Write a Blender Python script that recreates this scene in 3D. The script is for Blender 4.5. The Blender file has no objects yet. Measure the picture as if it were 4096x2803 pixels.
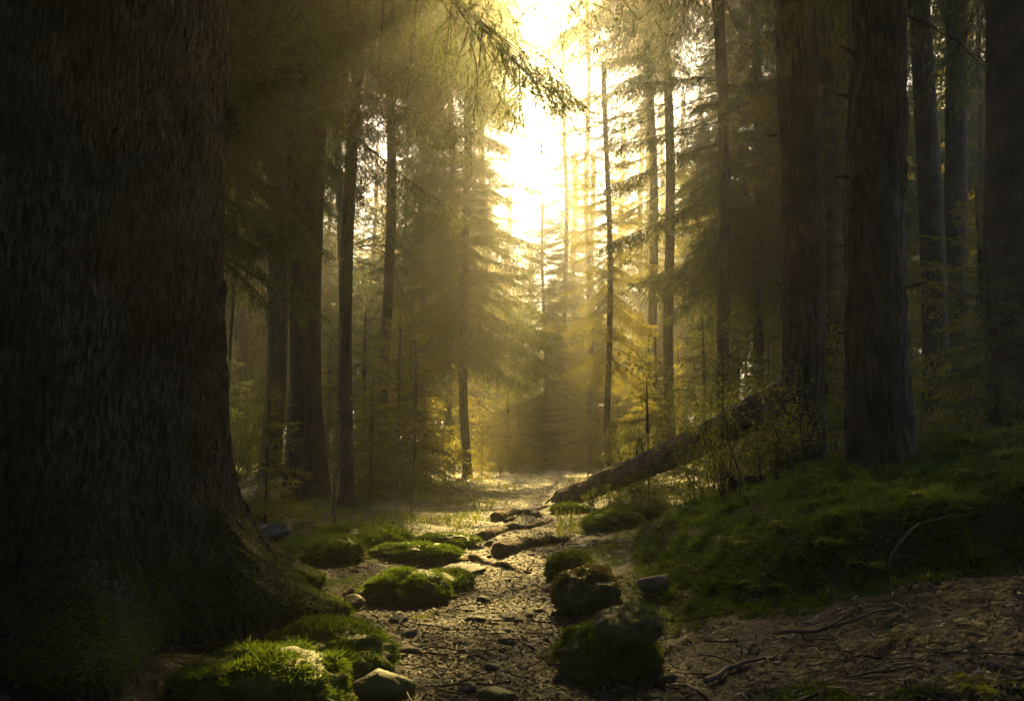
import bpy, math, random
import numpy as np
from mathutils import Vector, Matrix

# ------------------------------------------------------------------ camera, world, sun, exposure
sc = bpy.context.scene
C = sc.collection
F = 770.0; CX, CY = 512.0, 350.0
PITCH = math.radians(6.67)
CAM = np.array([0.0, 0.0, 1.3])
cam = bpy.data.objects.new('camera', bpy.data.cameras.new('camera'))
C.objects.link(cam)
cam.location = CAM
cam.rotation_euler = (math.radians(90) + PITCH, 0, 0)
cam.data.sensor_width = 36
cam.data.lens = 36 * F / 1024
cam.data.clip_start = 0.05
cam.data.clip_end = 1000
sc.camera = cam

SUN_EL = math.radians(36); SUN_AZ = math.radians(5.0)     # azimuth measured from +Y towards +X
w = bpy.data.worlds.new('World'); sc.world = w; w.use_nodes = True
nt = w.node_tree
bgn = nt.nodes['Background']
sky = nt.nodes.new('ShaderNodeTexSky'); sky.sky_type = 'NISHITA'; sky.sun_disc = False
sky.sun_elevation = SUN_EL; sky.sun_rotation = SUN_AZ
sky.air_density = 1.0; sky.dust_density = 2.0; sky.ozone_density = 1.0
nt.links.new(sky.outputs[0], bgn.inputs[0]); bgn.inputs[1].default_value = 0.05

sl = bpy.data.lights.new('sun', 'SUN'); so = bpy.data.objects.new('sun', sl); C.objects.link(so)
sl.energy = 5.0; sl.angle = math.radians(0.5); sl.color = (1.0, 0.70, 0.22)
sd = Vector((math.sin(SUN_AZ) * math.cos(SUN_EL), math.cos(SUN_AZ) * math.cos(SUN_EL), math.sin(SUN_EL)))
so.rotation_euler = sd.to_track_quat('Z', 'Y').to_euler()
so.location = sd * 60
HAZE = 0.0046; HAZE_G = 0.84

sc.view_settings.view_transform = 'Standard'; sc.view_settings.look = 'None'
sc.view_settings.exposure = 2.3; sc.view_settings.gamma = 1.0; sc.view_settings.use_curve_mapping = False
cy = sc.cycles
cy.max_bounces = 4; cy.diffuse_bounces = 2; cy.glossy_bounces = 1; cy.transmission_bounces = 2
cy.volume_bounces = 1; cy.transparent_max_bounces = 4
cy.caustics_reflective = False; cy.caustics_refractive = False
cy.sample_clamp_indirect = 3.0
cy.use_denoising = True
try:
    cy.denoiser = 'OPENIMAGEDENOISE'; cy.denoising_input_passes = 'RGB_ALBEDO_NORMAL'
except Exception: pass

rng = np.random.default_rng(7); random.seed(7)

# ------------------------------------------------------------------ noise
def _h(ix, iy, iz, seed):
    n = (ix.astype(np.int64) * 374761393 + iy.astype(np.int64) * 668265263 + iz.astype(np.int64) * 1440662683 + seed * 974711) & 0xffffffff
    n = ((n ^ (n >> 13)) * 1274126177) & 0xffffffff
    n = ((n ^ (n >> 15)) * 2246822519) & 0xffffffff
    return ((n ^ (n >> 16)) & 0xffffff) / float(0xffffff)
def noise(x, y, z=0.0, seed=0):
    x = np.asarray(x, float); y = np.asarray(y, float); z = np.zeros_like(x) + z
    x0, y0, z0 = np.floor(x), np.floor(y), np.floor(z)
    fx, fy, fz = x - x0, y - y0, z - z0
    fx, fy, fz = [t * t * (3 - 2 * t) for t in (fx, fy, fz)]
    r = 0
    for a in (0, 1):
        for b in (0, 1):
            for c in (0, 1):
                wgt = (fx if a else 1 - fx) * (fy if b else 1 - fy) * (fz if c else 1 - fz)
                r = r + wgt * _h(x0 + a, y0 + b, z0 + c, seed)
    return r * 2 - 1
def fbm(x, y, z=0.0, o=4, seed=0):
    r = 0; a = 1.0; s = 0
    for k in range(o):
        r = r + a * noise(np.asarray(x) * 2 ** k, np.asarray(y) * 2 ** k, np.asarray(z) * 2.0 ** k, seed + k * 17); s += a; a *= 0.5
    return r / s
def ss(t):
    t = np.clip(t, 0, 1); return t * t * (3 - 2 * t)

# ------------------------------------------------------------------ terrain heights and pixel helpers
def path_x(y):
    return np.interp(y, [-50, 3.8, 5.6, 8.3, 12, 16.7, 24, 33, 60, 240], [-0.1, -0.16, -0.27, -0.13, 0.05, 0.35, 1.0, 2.0, 3.6, 15])
def path_w(x, y):
    return np.interp(y, [0, 5, 9, 16, 30, 60], [0.75, 0.62, 0.58, 0.62, 0.65, 0.8]) + 0.22 * fbm(x * 1.3 + 4, y * 1.3, 0, 3, 91)
def bank_d(x, y):
    dx, dy = (x - 4.4) / 3.35, (y - 7.25) / 2.6
    return (np.abs(dx) ** 3 + np.abs(dy) ** 3) ** (1 / 3) + 0.10 * fbm(x * 1.2, y * 1.2, 0, 3, 55)
def g(x, y):
    x = np.asarray(x, float); y = np.asarray(y, float)
    u = x - path_x(y)
    near = np.interp(u, [-90, -50, -20, -8, -4, -2.5, -1.2, -0.6, 0.6, 1.5, 3, 5, 8, 14, 40, 120], [3, 2, .8, .42, .28, .17, .05, 0, 0, .12, .46, .80, 1.15, 1.9, 3.0, 5])
    far = np.interp(u, [-90, -50, -20, -8, -4, -2.5, -1.2, -0.8, 0.8, 3, 5, 8, 14, 40, 120], [3, 2, .8, .38, .2, .12, .04, 0, 0, .1, .4, 1.2, 1.9, 3.0, 5])
    k = ss((y - 9) / 5)
    z = near * (1 - k) + far * k
    d = bank_d(x, y)
    z = z + ss((1 - d) / 0.20) * np.clip(0.28 + 0.085 * (x - 1.2), 0.28, 0.48)
    off = ss((np.abs(u) - 0.5) / 1.2)
    z = z + (0.03 + 0.10 * off) * fbm(x * 0.9, y * 0.9, 0, 4, 3) + (0.012 + 0.02 * off) * fbm(x * 4.5, y * 4.5, 0, 3, 8)
    z = z + 0.010 * fbm(x * 16, y * 16, 0, 2, 12) * (np.abs(x) < 12)
    return z
def gz(x, y): return float(g(np.array([x]), np.array([y]))[0])
def at(px, py, Y):
    a, b = (px - CX) / F, (CY - py) / F
    d = np.array([a, math.cos(PITCH) - b * math.sin(PITCH), math.sin(PITCH) + b * math.cos(PITCH)])
    return CAM + d * (Y / d[1])
def on_ground(px, py):
    Y = 2.5
    while Y < 90:
        p = at(px, py, Y)
        if p[2] <= gz(p[0], p[1]): break
        Y *= 1.01
    p[2] = gz(p[0], p[1]); return p
def x_at(px, Y): return float(at(px, 440, Y)[0])

# ------------------------------------------------------------------ mesh building
def mesh(name, V, Fs, mats, mi=None, tint=None, smooth=False):
    """V (n,3); Fs (m,3) or (m,4) ints"""
    me = bpy.data.meshes.new(name)
    V = np.ascontiguousarray(V, np.float32); Fs = np.ascontiguousarray(Fs, np.int32)
    k = Fs.shape[1]
    me.vertices.add(len(V)); me.vertices.foreach_set('co', V.ravel())
    me.loops.add(Fs.size); me.loops.foreach_set('vertex_index', Fs.ravel())
    me.polygons.add(len(Fs)); me.polygons.foreach_set('loop_start', np.arange(0, Fs.size, k, dtype=np.int32))
    me.polygons.foreach_set('loop_total', np.full(len(Fs), k, np.int32))
    if smooth: me.polygons.foreach_set('use_smooth', np.ones(len(Fs), bool))
    if mi is not None: me.polygons.foreach_set('material_index', np.ascontiguousarray(mi, np.int32))
    for m in (mats if isinstance(mats, (list, tuple)) else [mats]): me.materials.append(m)
    if tint is not None:
        at_ = me.attributes.new('tint', 'FLOAT', 'POINT'); at_.data.foreach_set('value', np.ascontiguousarray(tint, np.float32))
    me.update(calc_edges=True)
    return me
def link(name, me, parent=None, loc=None, rot=None, scale=None, **props):
    o = bpy.data.objects.new(name, me); C.objects.link(o)
    if parent is not None: o.parent = parent
    if loc is not None: o.location = [float(c) for c in loc]
    if rot is not None: o.rotation_euler = rot
    if scale is not None: o.scale = scale if hasattr(scale, '__len__') else (scale,) * 3
    for k, v in props.items():
        if v is not None: o[k] = v
    return o
def thing(name, label, cat, loc, group=None, rotz=0.0, rot=None, scale=None):
    return link(name, None, None, loc, rot or (0, 0, rotz), scale, label=label, category=cat, group=group)
def cat_parts(parts):
    Vs, Fs, Ms, Ts = [], [], [], []; n = 0
    for V, Fc, M, T in parts:
        Vs.append(V); Fs.append(Fc + n); Ms.append(M); Ts.append(T); n += len(V)
    return np.concatenate(Vs), np.concatenate(Fs), np.concatenate(Ms), np.concatenate(Ts)

def norm(v): return v / np.maximum(np.linalg.norm(v, axis=-1, keepdims=True), 1e-9)
def slivers(P, D, L, W, r, mi=0, bend=None):
    """one narrow triangle per row: base P, direction D, length L, width W"""
    n = len(P)
    side = norm(np.cross(D, norm(r.normal(size=(n, 3)))))
    a = P - side * (W / 2)[:, None]; b = P + side * (W / 2)[:, None]; c = P + D * L[:, None]
    V = np.stack([a, b, c], 1).reshape(-1, 3)
    T = np.repeat(r.random(n), 3)
    return V, np.arange(3 * n).reshape(-1, 3), np.full(n, mi), T
def tube(pts, rad, sides=6, mi=1, seed=0, rough=0.0, tris=True):
    pts = np.asarray(pts, float); n = len(pts)
    rad = np.broadcast_to(np.asarray(rad, float), (n,))
    tan = norm(np.gradient(pts, axis=0))
    ref = np.where(np.abs(tan[:, 2:3]) > 0.9, np.array([[1., 0, 0]]), np.array([[0., 0, 1.]]))
    a = norm(np.cross(tan, ref)); b = np.cross(tan, a)
    th = np.arange(sides) * 2 * math.pi / sides
    R = rad[:, None] * np.ones(sides)
    if rough:
        R = R * (1 + rough * fbm(np.cos(th)[None] * 2 + seed, np.sin(th)[None] * 2, np.arange(n)[:, None] * 0.5, 3, seed))
    V = pts[:, None] + R[..., None] * (np.cos(th)[None, :, None] * a[:, None] + np.sin(th)[None, :, None] * b[:, None])
    V = V.reshape(-1, 3)
    i = np.arange(n - 1)[:, None] * sides; j = np.arange(sides)[None]; j2 = (j + 1) % sides
    q = np.stack([i + j, i + j2, i + sides + j2, i + sides + j], -1).reshape(-1, 4)
    Fc = np.concatenate([q[:, [0, 1, 2]], q[:, [0, 2, 3]]])
    V = np.concatenate([V, pts[:1], pts[-1:]])
    c0, c1 = n * sides, n * sides + 1
    jj = np.arange(sides); j2 = (jj + 1) % sides
    Fc = np.concatenate([Fc, np.stack([np.full(sides, c0), j2, jj], -1), np.stack([np.full(sides, c1), (n - 1) * sides + jj, (n - 1) * sides + j2], -1)])
    return V, Fc, np.full(len(Fc), mi), np.full(len(V), 0.5)

# ------------------------------------------------------------------ materials
def mat(name):
    m = bpy.data.materials.new(name); m.use_nodes = True
    t = m.node_tree; b = t.nodes['Principled BSDF']
    return m, t, b
def nd(t, typ, **kw):
    n = t.nodes.new(typ)
    for k, v in kw.items(): setattr(n, k, v)
    return n
def ramp(t, stops):
    n = t.nodes.new('ShaderNodeValToRGB'); e = n.color_ramp.elements
    while len(e) < len(stops): e.new(0.5)
    for el, (p, c) in zip(e, stops): el.position = p; el.color = (*c, 1)
    return n
def leafmat(name, stops, trans, tw=0.45, rough=0.5):
    m, t, b = mat(name)
    a = nd(t, 'ShaderNodeAttribute', attribute_name='tint')
    r = ramp(t, stops); t.links.new(a.outputs['Fac'], r.inputs[0])
    t.links.new(r.outputs[0], b.inputs['Base Color']); b.inputs['Roughness'].default_value = rough
    b.inputs['Specular IOR Level'].default_value = 0.35
    tr = nd(t, 'ShaderNodeBsdfTranslucent'); tr.inputs[0].default_value = (*trans, 1)
    mx = nd(t, 'ShaderNodeMixShader'); mx.inputs[0].default_value = tw
    t.links.new(b.outputs[0], mx.inputs[1]); t.links.new(tr.outputs[0], mx.inputs[2])
    t.links.new(mx.outputs[0], t.nodes['Material Output'].inputs[0])
    return m
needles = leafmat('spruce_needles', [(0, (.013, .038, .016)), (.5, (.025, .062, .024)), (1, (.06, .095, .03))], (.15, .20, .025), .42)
needles_sunlit = leafmat('sunlit_needles', [(0, (.035, .06, .012)), (.5, (.06, .09, .016)), (1, (.11, .12, .02))], (.42, .38, .04), .55)  # yellower, more translucent copy of the needles; sunlit glow put into its colour
leaves_m = leafmat('leaves', [(0, (.03, .06, .012)), (.6, (.055, .095, .016)), (1, (.12, .12, .02))], (.26, .30, .03), .5)
moss_m = leafmat('moss_sprigs', [(0, (.022, .055, .010)), (.45, (.055, .125, .014)), (1, (.14, .18, .02))], (.18, .27, .018), .40, .7)
moss_pale = leafmat('pale_moss', [(0, (.06, .09, .03)), (.5, (.12, .16, .07)), (1, (.22, .25, .13))], (.15, .2, .04), .3, .7)
moss_brown = leafmat('brown_moss', [(0, (.05, .05, .015)), (.5, (.09, .075, .025)), (1, (.13, .10, .03))], (.14, .11, .02), .3, .8)
litter_m = leafmat('litter', [(0, (.006, .004, .005)), (.45, (.018, .013, .014)), (.78, (.050, .038, .040)), (.93, (.15, .13, .14)), (1, (.46, .46, .50))], (.06, .04, .02), .12, .6)

def barkmat(name, dark, lite, green=0.25, scale=1.0, bump=0.6, st=(.3, .62)):
    m, t, b = mat(name)
    tc = nd(t, 'ShaderNodeTexCoord'); mp = nd(t, 'ShaderNodeMapping'); mp.inputs['Scale'].default_value = (14 * scale, 14 * scale, 3.2 * scale)
    t.links.new(tc.outputs['Object'], mp.inputs[0])
    n1 = nd(t, 'ShaderNodeTexNoise'); n1.inputs['Scale'].default_value = 1.6; n1.inputs['Detail'].default_value = 6; n1.inputs['Roughness'].default_value = .65
    v = nd(t, 'ShaderNodeTexVoronoi', feature='DISTANCE_TO_EDGE'); v.inputs['Scale'].default_value = 2.0
    n2 = nd(t, 'ShaderNodeTexNoise'); n2.inputs['Scale'].default_value = .9; n2.inputs['Detail'].default_value = 4
    n3 = nd(t, 'ShaderNodeTexNoise'); n3.inputs['Scale'].default_value = 60; n3.inputs['Detail'].default_value = 3
    t.links.new(mp.outputs[0], n1.inputs[0]); t.links.new(tc.outputs['Object'], n2.inputs[0]); t.links.new(tc.outputs['Object'], n3.inputs[0])
    wv = nd(t, 'ShaderNodeMix', data_type='VECTOR'); wv.inputs[0].default_value = 0.25
    t.links.new(mp.outputs[0], wv.inputs[4]); t.links.new(n1.outputs['Color'], wv.inputs[5]); t.links.new(wv.outputs[1], v.inputs[0])
    r = ramp(t, [(st[0], dark), (st[1], lite)]); t.links.new(n1.outputs[0], r.inputs[0])
    n4 = nd(t, 'ShaderNodeTexNoise'); n4.inputs['Scale'].default_value = 2.6; n4.inputs['Detail'].default_value = 5; t.links.new(tc.outputs['Object'], n4.inputs[0])
    pr = ramp(t, [(.38, (.32, .30, .30)), (.60, (1, 1, 1))]); t.links.new(n4.outputs[0], pr.inputs[0])
    pm = nd(t, 'ShaderNodeMix', data_type='RGBA', blend_type='MULTIPLY'); pm.inputs[0].default_value = 1.0
    t.links.new(r.outputs[0], pm.inputs[6]); t.links.new(pr.outputs[0], pm.inputs[7])
    g_ = nd(t, 'ShaderNodeMix', data_type='RGBA'); gr = ramp(t, [(.45, (0, 0, 0)), (.75, (green,) * 3)])
    t.links.new(n2.outputs[0], gr.inputs[0]); t.links.new(gr.outputs[0], g_.inputs[0])
    t.links.new(pm.outputs[2], g_.inputs[6]); g_.inputs[7].default_value = (.05, .075, .015, 1)
    t.links.new(g_.outputs[2], b.inputs['Base Color']); b.inputs['Roughness'].default_value = .8
    b.inputs['Specular IOR Level'].default_value = 0.3
    vr = ramp(t, [(0, (0, 0, 0)), (.25, (1, 1, 1))]); t.links.new(v.outputs[0], vr.inputs[0])
    ad = nd(t, 'ShaderNodeMath', operation='MULTIPLY_ADD'); ad.inputs[1].default_value = 0.5
    t.links.new(vr.outputs[0], ad.inputs[0]); t.links.new(n1.outputs[0], ad.inputs[2])
    ad2 = nd(t, 'ShaderNodeMath', operation='MULTIPLY_ADD'); ad2.inputs[1].default_value = 0.25
    t.links.new(n3.outputs[0], ad2.inputs[0]); t.links.new(ad.outputs[0], ad2.inputs[2])
    bp = nd(t, 'ShaderNodeBump'); bp.inputs['Strength'].default_value = bump; bp.inputs['Distance'].default_value = .03
    t.links.new(ad2.outputs[0], bp.inputs['Height']); t.links.new(bp.outputs[0], b.inputs['Normal'])
    return m
bark = barkmat('bark', (.012, .009, .008), (.11, .088, .072), .3, 1.0, .9)
bark_old = barkmat('old_bark', (.007, .006, .007), (.21, .20, .185), .3, 1.7, 1.0, (.42, .74))
bark_red = barkmat('reddish_bark', (.035, .022, .016), (.11, .072, .052), .18)
bark_log = barkmat('weathered_log_bark', (.022, .016, .012), (.26, .19, .13), .25, .7, .9)
twig_m, _t, _b = mat('dead_wood'); _b.inputs['Base Color'].default_value = (.05, .038, .028, 1); _b.inputs['Roughness'].default_value = .8
pale_twig, _t, _b = mat('pale_dead_wood'); _b.inputs['Base Color'].default_value = (.11, .09, .08, 1); _b.inputs['Roughness'].default_value = .6

def rockmat(name, dark, lite, moss=0.0):
    m, t, b = mat(name)
    tc = nd(t, 'ShaderNodeTexCoord')
    n1 = nd(t, 'ShaderNodeTexNoise'); n1.inputs['Scale'].default_value = 6; n1.inputs['Detail'].default_value = 8; n1.inputs['Roughness'].default_value = .7
    n2 = nd(t, 'ShaderNodeTexNoise'); n2.inputs['Scale'].default_value = 3; n2.inputs['Detail'].default_value = 5
    for n in (n1, n2): t.links.new(tc.outputs['Object'], n.inputs[0])
    r = ramp(t, [(.35, dark), (.55, tuple(.5 * (a + c) for a, c in zip(dark, lite))), (.68, lite)]); t.links.new(n1.outputs[0], r.inputs[0])
    mr = ramp(t, [(.48 - .3 * moss, (0, 0, 0)), (.56 - .3 * moss, (1, 1, 1))]); t.links.new(n2.outputs[0], mr.inputs[0])
    x = nd(t, 'ShaderNodeMix', data_type='RGBA'); x.inputs[7].default_value = (.05, .07, .015, 1)
    if moss > 0: t.links.new(mr.outputs[0], x.inputs[0])
    else: x.inputs[0].default_value = 0
    t.links.new(r.outputs[0], x.inputs[6]); t.links.new(x.outputs[2], b.inputs['Base Color'])
    b.inputs['Roughness'].default_value = .62
    bp = nd(t, 'ShaderNodeBump'); bp.inputs['Strength'].default_value = .8; bp.inputs['Distance'].default_value = .02
    t.links.new(n1.outputs[0], bp.inputs['Height']); t.links.new(bp.outputs[0], b.inputs['Normal'])
    return m
rock_m = rockmat('grey_rock', (.03, .03, .033), (.17, .17, .18), .25)
rock_moss = rockmat('mossy_rock', (.03, .03, .02), (.10, .09, .06), 1.0)
stone_m = rockmat('stone', (.035, .033, .036), (.16, .155, .17))

def groundmat(name, cols, rough, bscale, bumpd):
    m, t, b = mat(name)
    tc = nd(t, 'ShaderNodeTexCoord')
    n1 = nd(t, 'ShaderNodeTexNoise'); n1.inputs['Scale'].default_value = 30; n1.inputs['Detail'].default_value = 8; n1.inputs['Roughness'].default_value = .75
    n2 = nd(t, 'ShaderNodeTexNoise'); n2.inputs['Scale'].default_value = 1.6; n2.inputs['Detail'].default_value = 5
    v = nd(t, 'ShaderNodeTexVoronoi'); v.inputs['Scale'].default_value = bscale
    for n in (n1, n2, v): t.links.new(tc.outputs['Object'], n.inputs[0])
    r = ramp(t, [(.3, cols[0]), (.5, cols[1]), (.7, cols[2])]); t.links.new(n1.outputs[0], r.inputs[0])
    x = nd(t, 'ShaderNodeMix', data_type='RGBA'); x.inputs[7].default_value = (*cols[3], 1)
    mr = ramp(t, [(.5, (0, 0, 0)), (.62, (.8, .8, .8))]); t.links.new(n2.outputs[0], mr.inputs[0]); t.links.new(mr.outputs[0], x.inputs[0])
    t.links.new(r.outputs[0], x.inputs[6]); t.links.new(x.outputs[2], b.inputs['Base Color'])
    b.inputs['Roughness'].default_value = rough
    ad = nd(t, 'ShaderNodeMath', operation='MULTIPLY_ADD'); ad.inputs[1].default_value = 0.6
    t.links.new(v.outputs[0], ad.inputs[0]); t.links.new(n1.outputs[0], ad.inputs[2])
    bp = nd(t, 'ShaderNodeBump'); bp.inputs['Strength'].default_value = 1.0; bp.inputs['Distance'].default_value = bumpd
    t.links.new(ad.outputs[0], bp.inputs['Height']); t.links.new(bp.outputs[0], b.inputs['Normal'])
    return m
soil_m = groundmat('forest_floor', [(.006, .0045, .005), (.014, .011, .011), (.034, .027, .028), (.012, .020, .007)], .65, 45, .02)
path_m = groundmat('path_soil', [(.012, .011, .013), (.032, .029, .034), (.075, .072, .084), (.024, .020, .021)], .6, 60, .02)
bank_m = groundmat('moss_turf', [(.015, .02, .006), (.03, .045, .01), (.05, .065, .014), (.03, .03, .012)], .8, 50, .02)

# ------------------------------------------------------------------ ground: one grid, split into forest floor, path and bank
ys = np.concatenate([np.linspace(-60, 0, 25)[:-1], np.linspace(0, 2.6, 14)[:-1], 2.6 * (250 / 2.6) ** (np.linspace(0, 1, 440) ** 1.0)])
xs_half = np.sinh(np.linspace(0, 1, 261)[1:] * 5.2) / math.sinh(5.2) * 160
xs_half = 0.018 * np.arange(1, 261) + (160 - 0.018 * 260) * (np.arange(1, 261) / 260) ** 5
xs = np.concatenate([-xs_half[::-1], [0], xs_half]) + 0.4
X, Y = np.meshgrid(xs, ys)
GV = np.stack([X, Y, g(X.ravel(), Y.ravel()).reshape(X.shape)], -1).reshape(-1, 3)
ny, nx = X.shape
i = np.arange(ny - 1)[:, None] * nx + np.arange(nx - 1)[None]
Q = np.stack([i, i + 1, i + nx + 1, i + nx], -1).reshape(-1, 4)
cen = GV[Q].mean(1)
is_path = (np.abs(cen[:, 0] - path_x(cen[:, 1])) < path_w(cen[:, 0], cen[:, 1])) & (cen[:, 1] < 90) & (cen[:, 1] > -8)
is_bank = (bank_d(cen[:, 0], cen[:, 1]) < 1.0) & ~is_path
def sub(name, mask, m):
    q = Q[mask]; idx, inv = np.unique(q, return_inverse=True)
    link(name, mesh(name, GV[idx], inv.reshape(-1, 4), m, smooth=True), kind='structure')
sub('path', is_path, path_m); sub('mossy_bank', is_bank, bank_m); sub('ground', ~is_path & ~is_bank, soil_m)

# ------------------------------------------------------------------ haze
def box(name, a, b, m, **p):
    V = np.array([[x, y, z] for x in (a[0], b[0]) for y in (a[1], b[1]) for z in (a[2], b[2])], float)
    Fc = np.array([[0, 1, 3, 2], [4, 6, 7, 5], [0, 4, 5, 1], [2, 3, 7, 6], [0, 2, 6, 4], [1, 5, 7, 3]])
    return link(name, mesh(name, V, Fc, m), **p)
hm = bpy.data.materials.new('haze'); hm.use_nodes = True; t = hm.node_tree
t.nodes.remove(t.nodes['Principled BSDF'])
pv = nd(t, 'ShaderNodeVolumePrincipled'); pv.inputs['Density'].default_value = HAZE; pv.inputs['Anisotropy'].default_value = HAZE_G
pv.inputs['Color'].default_value = (.93, .92, .90, 1)
t.links.new(pv.outputs[0], t.nodes['Material Output'].inputs['Volume'])
box('haze', (-166, -66, -2.5), (166, 256, 46), hm, kind='stuff')

# ------------------------------------------------------------------ conifer foliage
def bough(r, L=2.6, nsec=34, nt_=7, nn=7, nl=.05, nw=.013, hang=.7, mi=0):
    """a drooping spruce bough along +X"""
    def axis(s): return np.stack([L * s, .05 * L * np.sin(s * 3 + ph), L * (-.10 * s - .32 * s ** 2 + .20 * s ** 3)], -1)
    ph = r.uniform(0, 6)
    s8 = np.linspace(0, 1, 7)
    parts = [tube(axis(s8), np.linspace(.022, .004, 7) * L / 2.6, 3)]
    s = .10 + .90 * (np.arange(nsec) + r.random(nsec) * .6) / nsec
    side = np.where(np.arange(nsec) % 2 == 0, 1.0, -1.0)
    P = axis(s); ang = np.radians(r.uniform(35, 68, nsec))
    sl_ = L * (.08 + .30 * np.clip(np.sin(np.clip(s, 0, 1) * 2.6 + .35), 0, 1)) * r.uniform(.6, 1.1, nsec)
    D = norm(np.stack([np.cos(ang), side * np.sin(ang), r.uniform(-.45, -.02, nsec)], -1))
    # tertiaries
    tt = (np.arange(nt_) + .5)[None] / nt_ + r.uniform(-.05, .05, (nsec, nt_))
    TP = P[:, None] + D[:, None] * (sl_[:, None] * tt)[..., None]
    TP[..., 2] -= .35 * (sl_[:, None] * tt) ** 2
    perp = np.stack([-D[:, 1], D[:, 0], 0 * D[:, 0]], -1)
    sg = np.where(np.arange(nt_) % 2 == 0, 1.0, -1.0)[None, :, None]
    TD = D[:, None] * r.uniform(.3, .9, (nsec, nt_, 1)) + perp[:, None] * sg * r.uniform(.1, .8, (nsec, nt_, 1)) + np.array([0, 0, -1.0]) * r.uniform(.1, 1.3, (nsec, nt_, 1)) * hang
    TD = norm(TD); TL = L * r.uniform(.035, .10, (nsec, nt_)) * (1.2 - .5 * tt)
    # wood of secondaries as slivers
    parts.append(slivers(P, norm(TP[:, -1] - P), sl_, np.full(nsec, .012 * L / 2.6), r, 1))
    u = (np.arange(nn) + r.random(nn))[None, None] / nn * np.ones((nsec, nt_, 1))
    NP = TP[:, :, None] + TD[:, :, None] * (TL[..., None] * u)[..., None]
    ND = norm(TD[:, :, None] + r.normal(size=NP.shape) * .42)
    NP, ND = NP.reshape(-1, 3), ND.reshape(-1, 3); n = len(NP)
    v, f, m_, tt_ = slivers(NP, ND, nl * r.uniform(.6, 1.3, n), nw * r.uniform(.7, 1.3, n), r, mi)
    tt_ = np.clip(np.repeat(np.repeat(r.random(nsec), nt_ * nn), 3) * .6 + tt_ * .4, 0, 1)
    parts.append((v, f, m_, tt_))
    return cat_parts(parts)
def xform(part, Rm, loc, s):
    V, Fc, M, T = part
    return V * s @ Rm.T + loc, Fc, M, T
def rotm(az, pitch, roll=0):
    return np.array((Matrix.Rotation(az, 3, 'Z') @ Matrix.Rotation(-pitch, 3, 'Y') @ Matrix.Rotation(roll, 3, 'X')))
def crown(name, r, tmpl, L, Hc, rad, nb, mats, full=False, gap=0.0, trunk=True):
    parts = []
    zs = (np.arange(nb) + r.random(nb)) / nb
    for k in range(nb):
        q = zs[k]
        R = (rad * ((1 - q) ** .75) + .25) * r.uniform(.65, 1.12)
        if r.random() < gap: continue
        az = k * 2.4 + r.normal() * .5
        pt = -.18 + .75 * q ** 1.3 + r.normal() * .28
        s = R / L
        parts.append(xform(tmpl[r.integers(len(tmpl))], rotm(az, pt, r.normal() * .2), np.array([0, 0, q * Hc]), s))
    if trunk:
        parts.append(tube(np.array([[0, 0, Hc * .55], [0, 0, Hc * 1.02]]), [.05, .01], 5))
    V, Fc, M, T = cat_parts(parts)
    return mesh(name, V, Fc, mats, M, T)
r0 = np.random.default_rng(11)
bt1 = [bough(r0, nsec=24, nt_=5, nn=5, nl=.11, nw=.052, hang=1.2) for _ in range(4)]
NM, NL = [needles, twig_m], [needles_sunlit, twig_m]
crownB = [crown('distant_spruce_crown', r0, bt1, 2.6, 16, 2.8, 190, NM) for _ in range(2)] + [crown('distant_sunlit_crown', r0, bt1, 2.6, 16, 2.8, 180, NL)]
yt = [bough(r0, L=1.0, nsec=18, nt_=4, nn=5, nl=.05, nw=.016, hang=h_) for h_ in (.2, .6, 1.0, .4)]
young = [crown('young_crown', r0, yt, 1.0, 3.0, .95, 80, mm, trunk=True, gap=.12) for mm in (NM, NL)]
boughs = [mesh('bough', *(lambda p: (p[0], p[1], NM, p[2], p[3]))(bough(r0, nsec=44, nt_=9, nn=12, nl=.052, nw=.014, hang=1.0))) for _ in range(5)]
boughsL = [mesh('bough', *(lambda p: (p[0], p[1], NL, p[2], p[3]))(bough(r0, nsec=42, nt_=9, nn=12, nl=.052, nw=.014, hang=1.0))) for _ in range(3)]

boughsBig = [mesh('bough', *(lambda p: (p[0], p[1], NM, p[2], p[3]))(bough(r0, L=4.5, nsec=66, nt_=13, nn=18, nl=.055, nw=.012, hang=1.0))) for _ in range(3)]
def dead_branch(r, L=1.8):
    n = 9; s = np.linspace(0, 1, n)
    ax = np.stack([L * s, .06 * L * np.cumsum(r.normal(size=n)) * .4, L * (-.05 * s - .22 * s ** 2) + .02 * np.cumsum(r.normal(size=n))], -1)
    parts = [tube(ax, np.linspace(.018, .004, n), 5, 0)]
    for k in range(13):
        i_ = r.integers(2, n - 1); sd_ = r.choice([-1, 1]); l = L * r.uniform(.12, .42) * (1.1 - i_ / n)
        a = r.uniform(.5, 1.1); d = np.array([math.cos(a), sd_ * math.sin(a), r.uniform(-.7, .1)])
        q = np.linspace(0, 1, 5)[:, None]; P = ax[i_] + d * l * q + np.array([0, 0, -.5]) * l * q ** 2 + r.normal(size=(5, 3)) * .02 * l
        parts.append(tube(P, np.linspace(.007, .002, 5), 3, 0))
        for j in range(3):
            d2 = norm(d + r.normal(size=3) * .6); P2 = P[r.integers(1, 5)] + d2 * l * .35 * np.linspace(0, 1, 3)[:, None]
            parts.append(tube(P2, np.linspace(.004, .0015, 3), 3, 0))
    V, Fc, M, T = cat_parts(parts)
    return mesh('dead_branch', V, Fc, [twig_m], M, T)
dead = [dead_branch(r0) for _ in range(4)]

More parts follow.
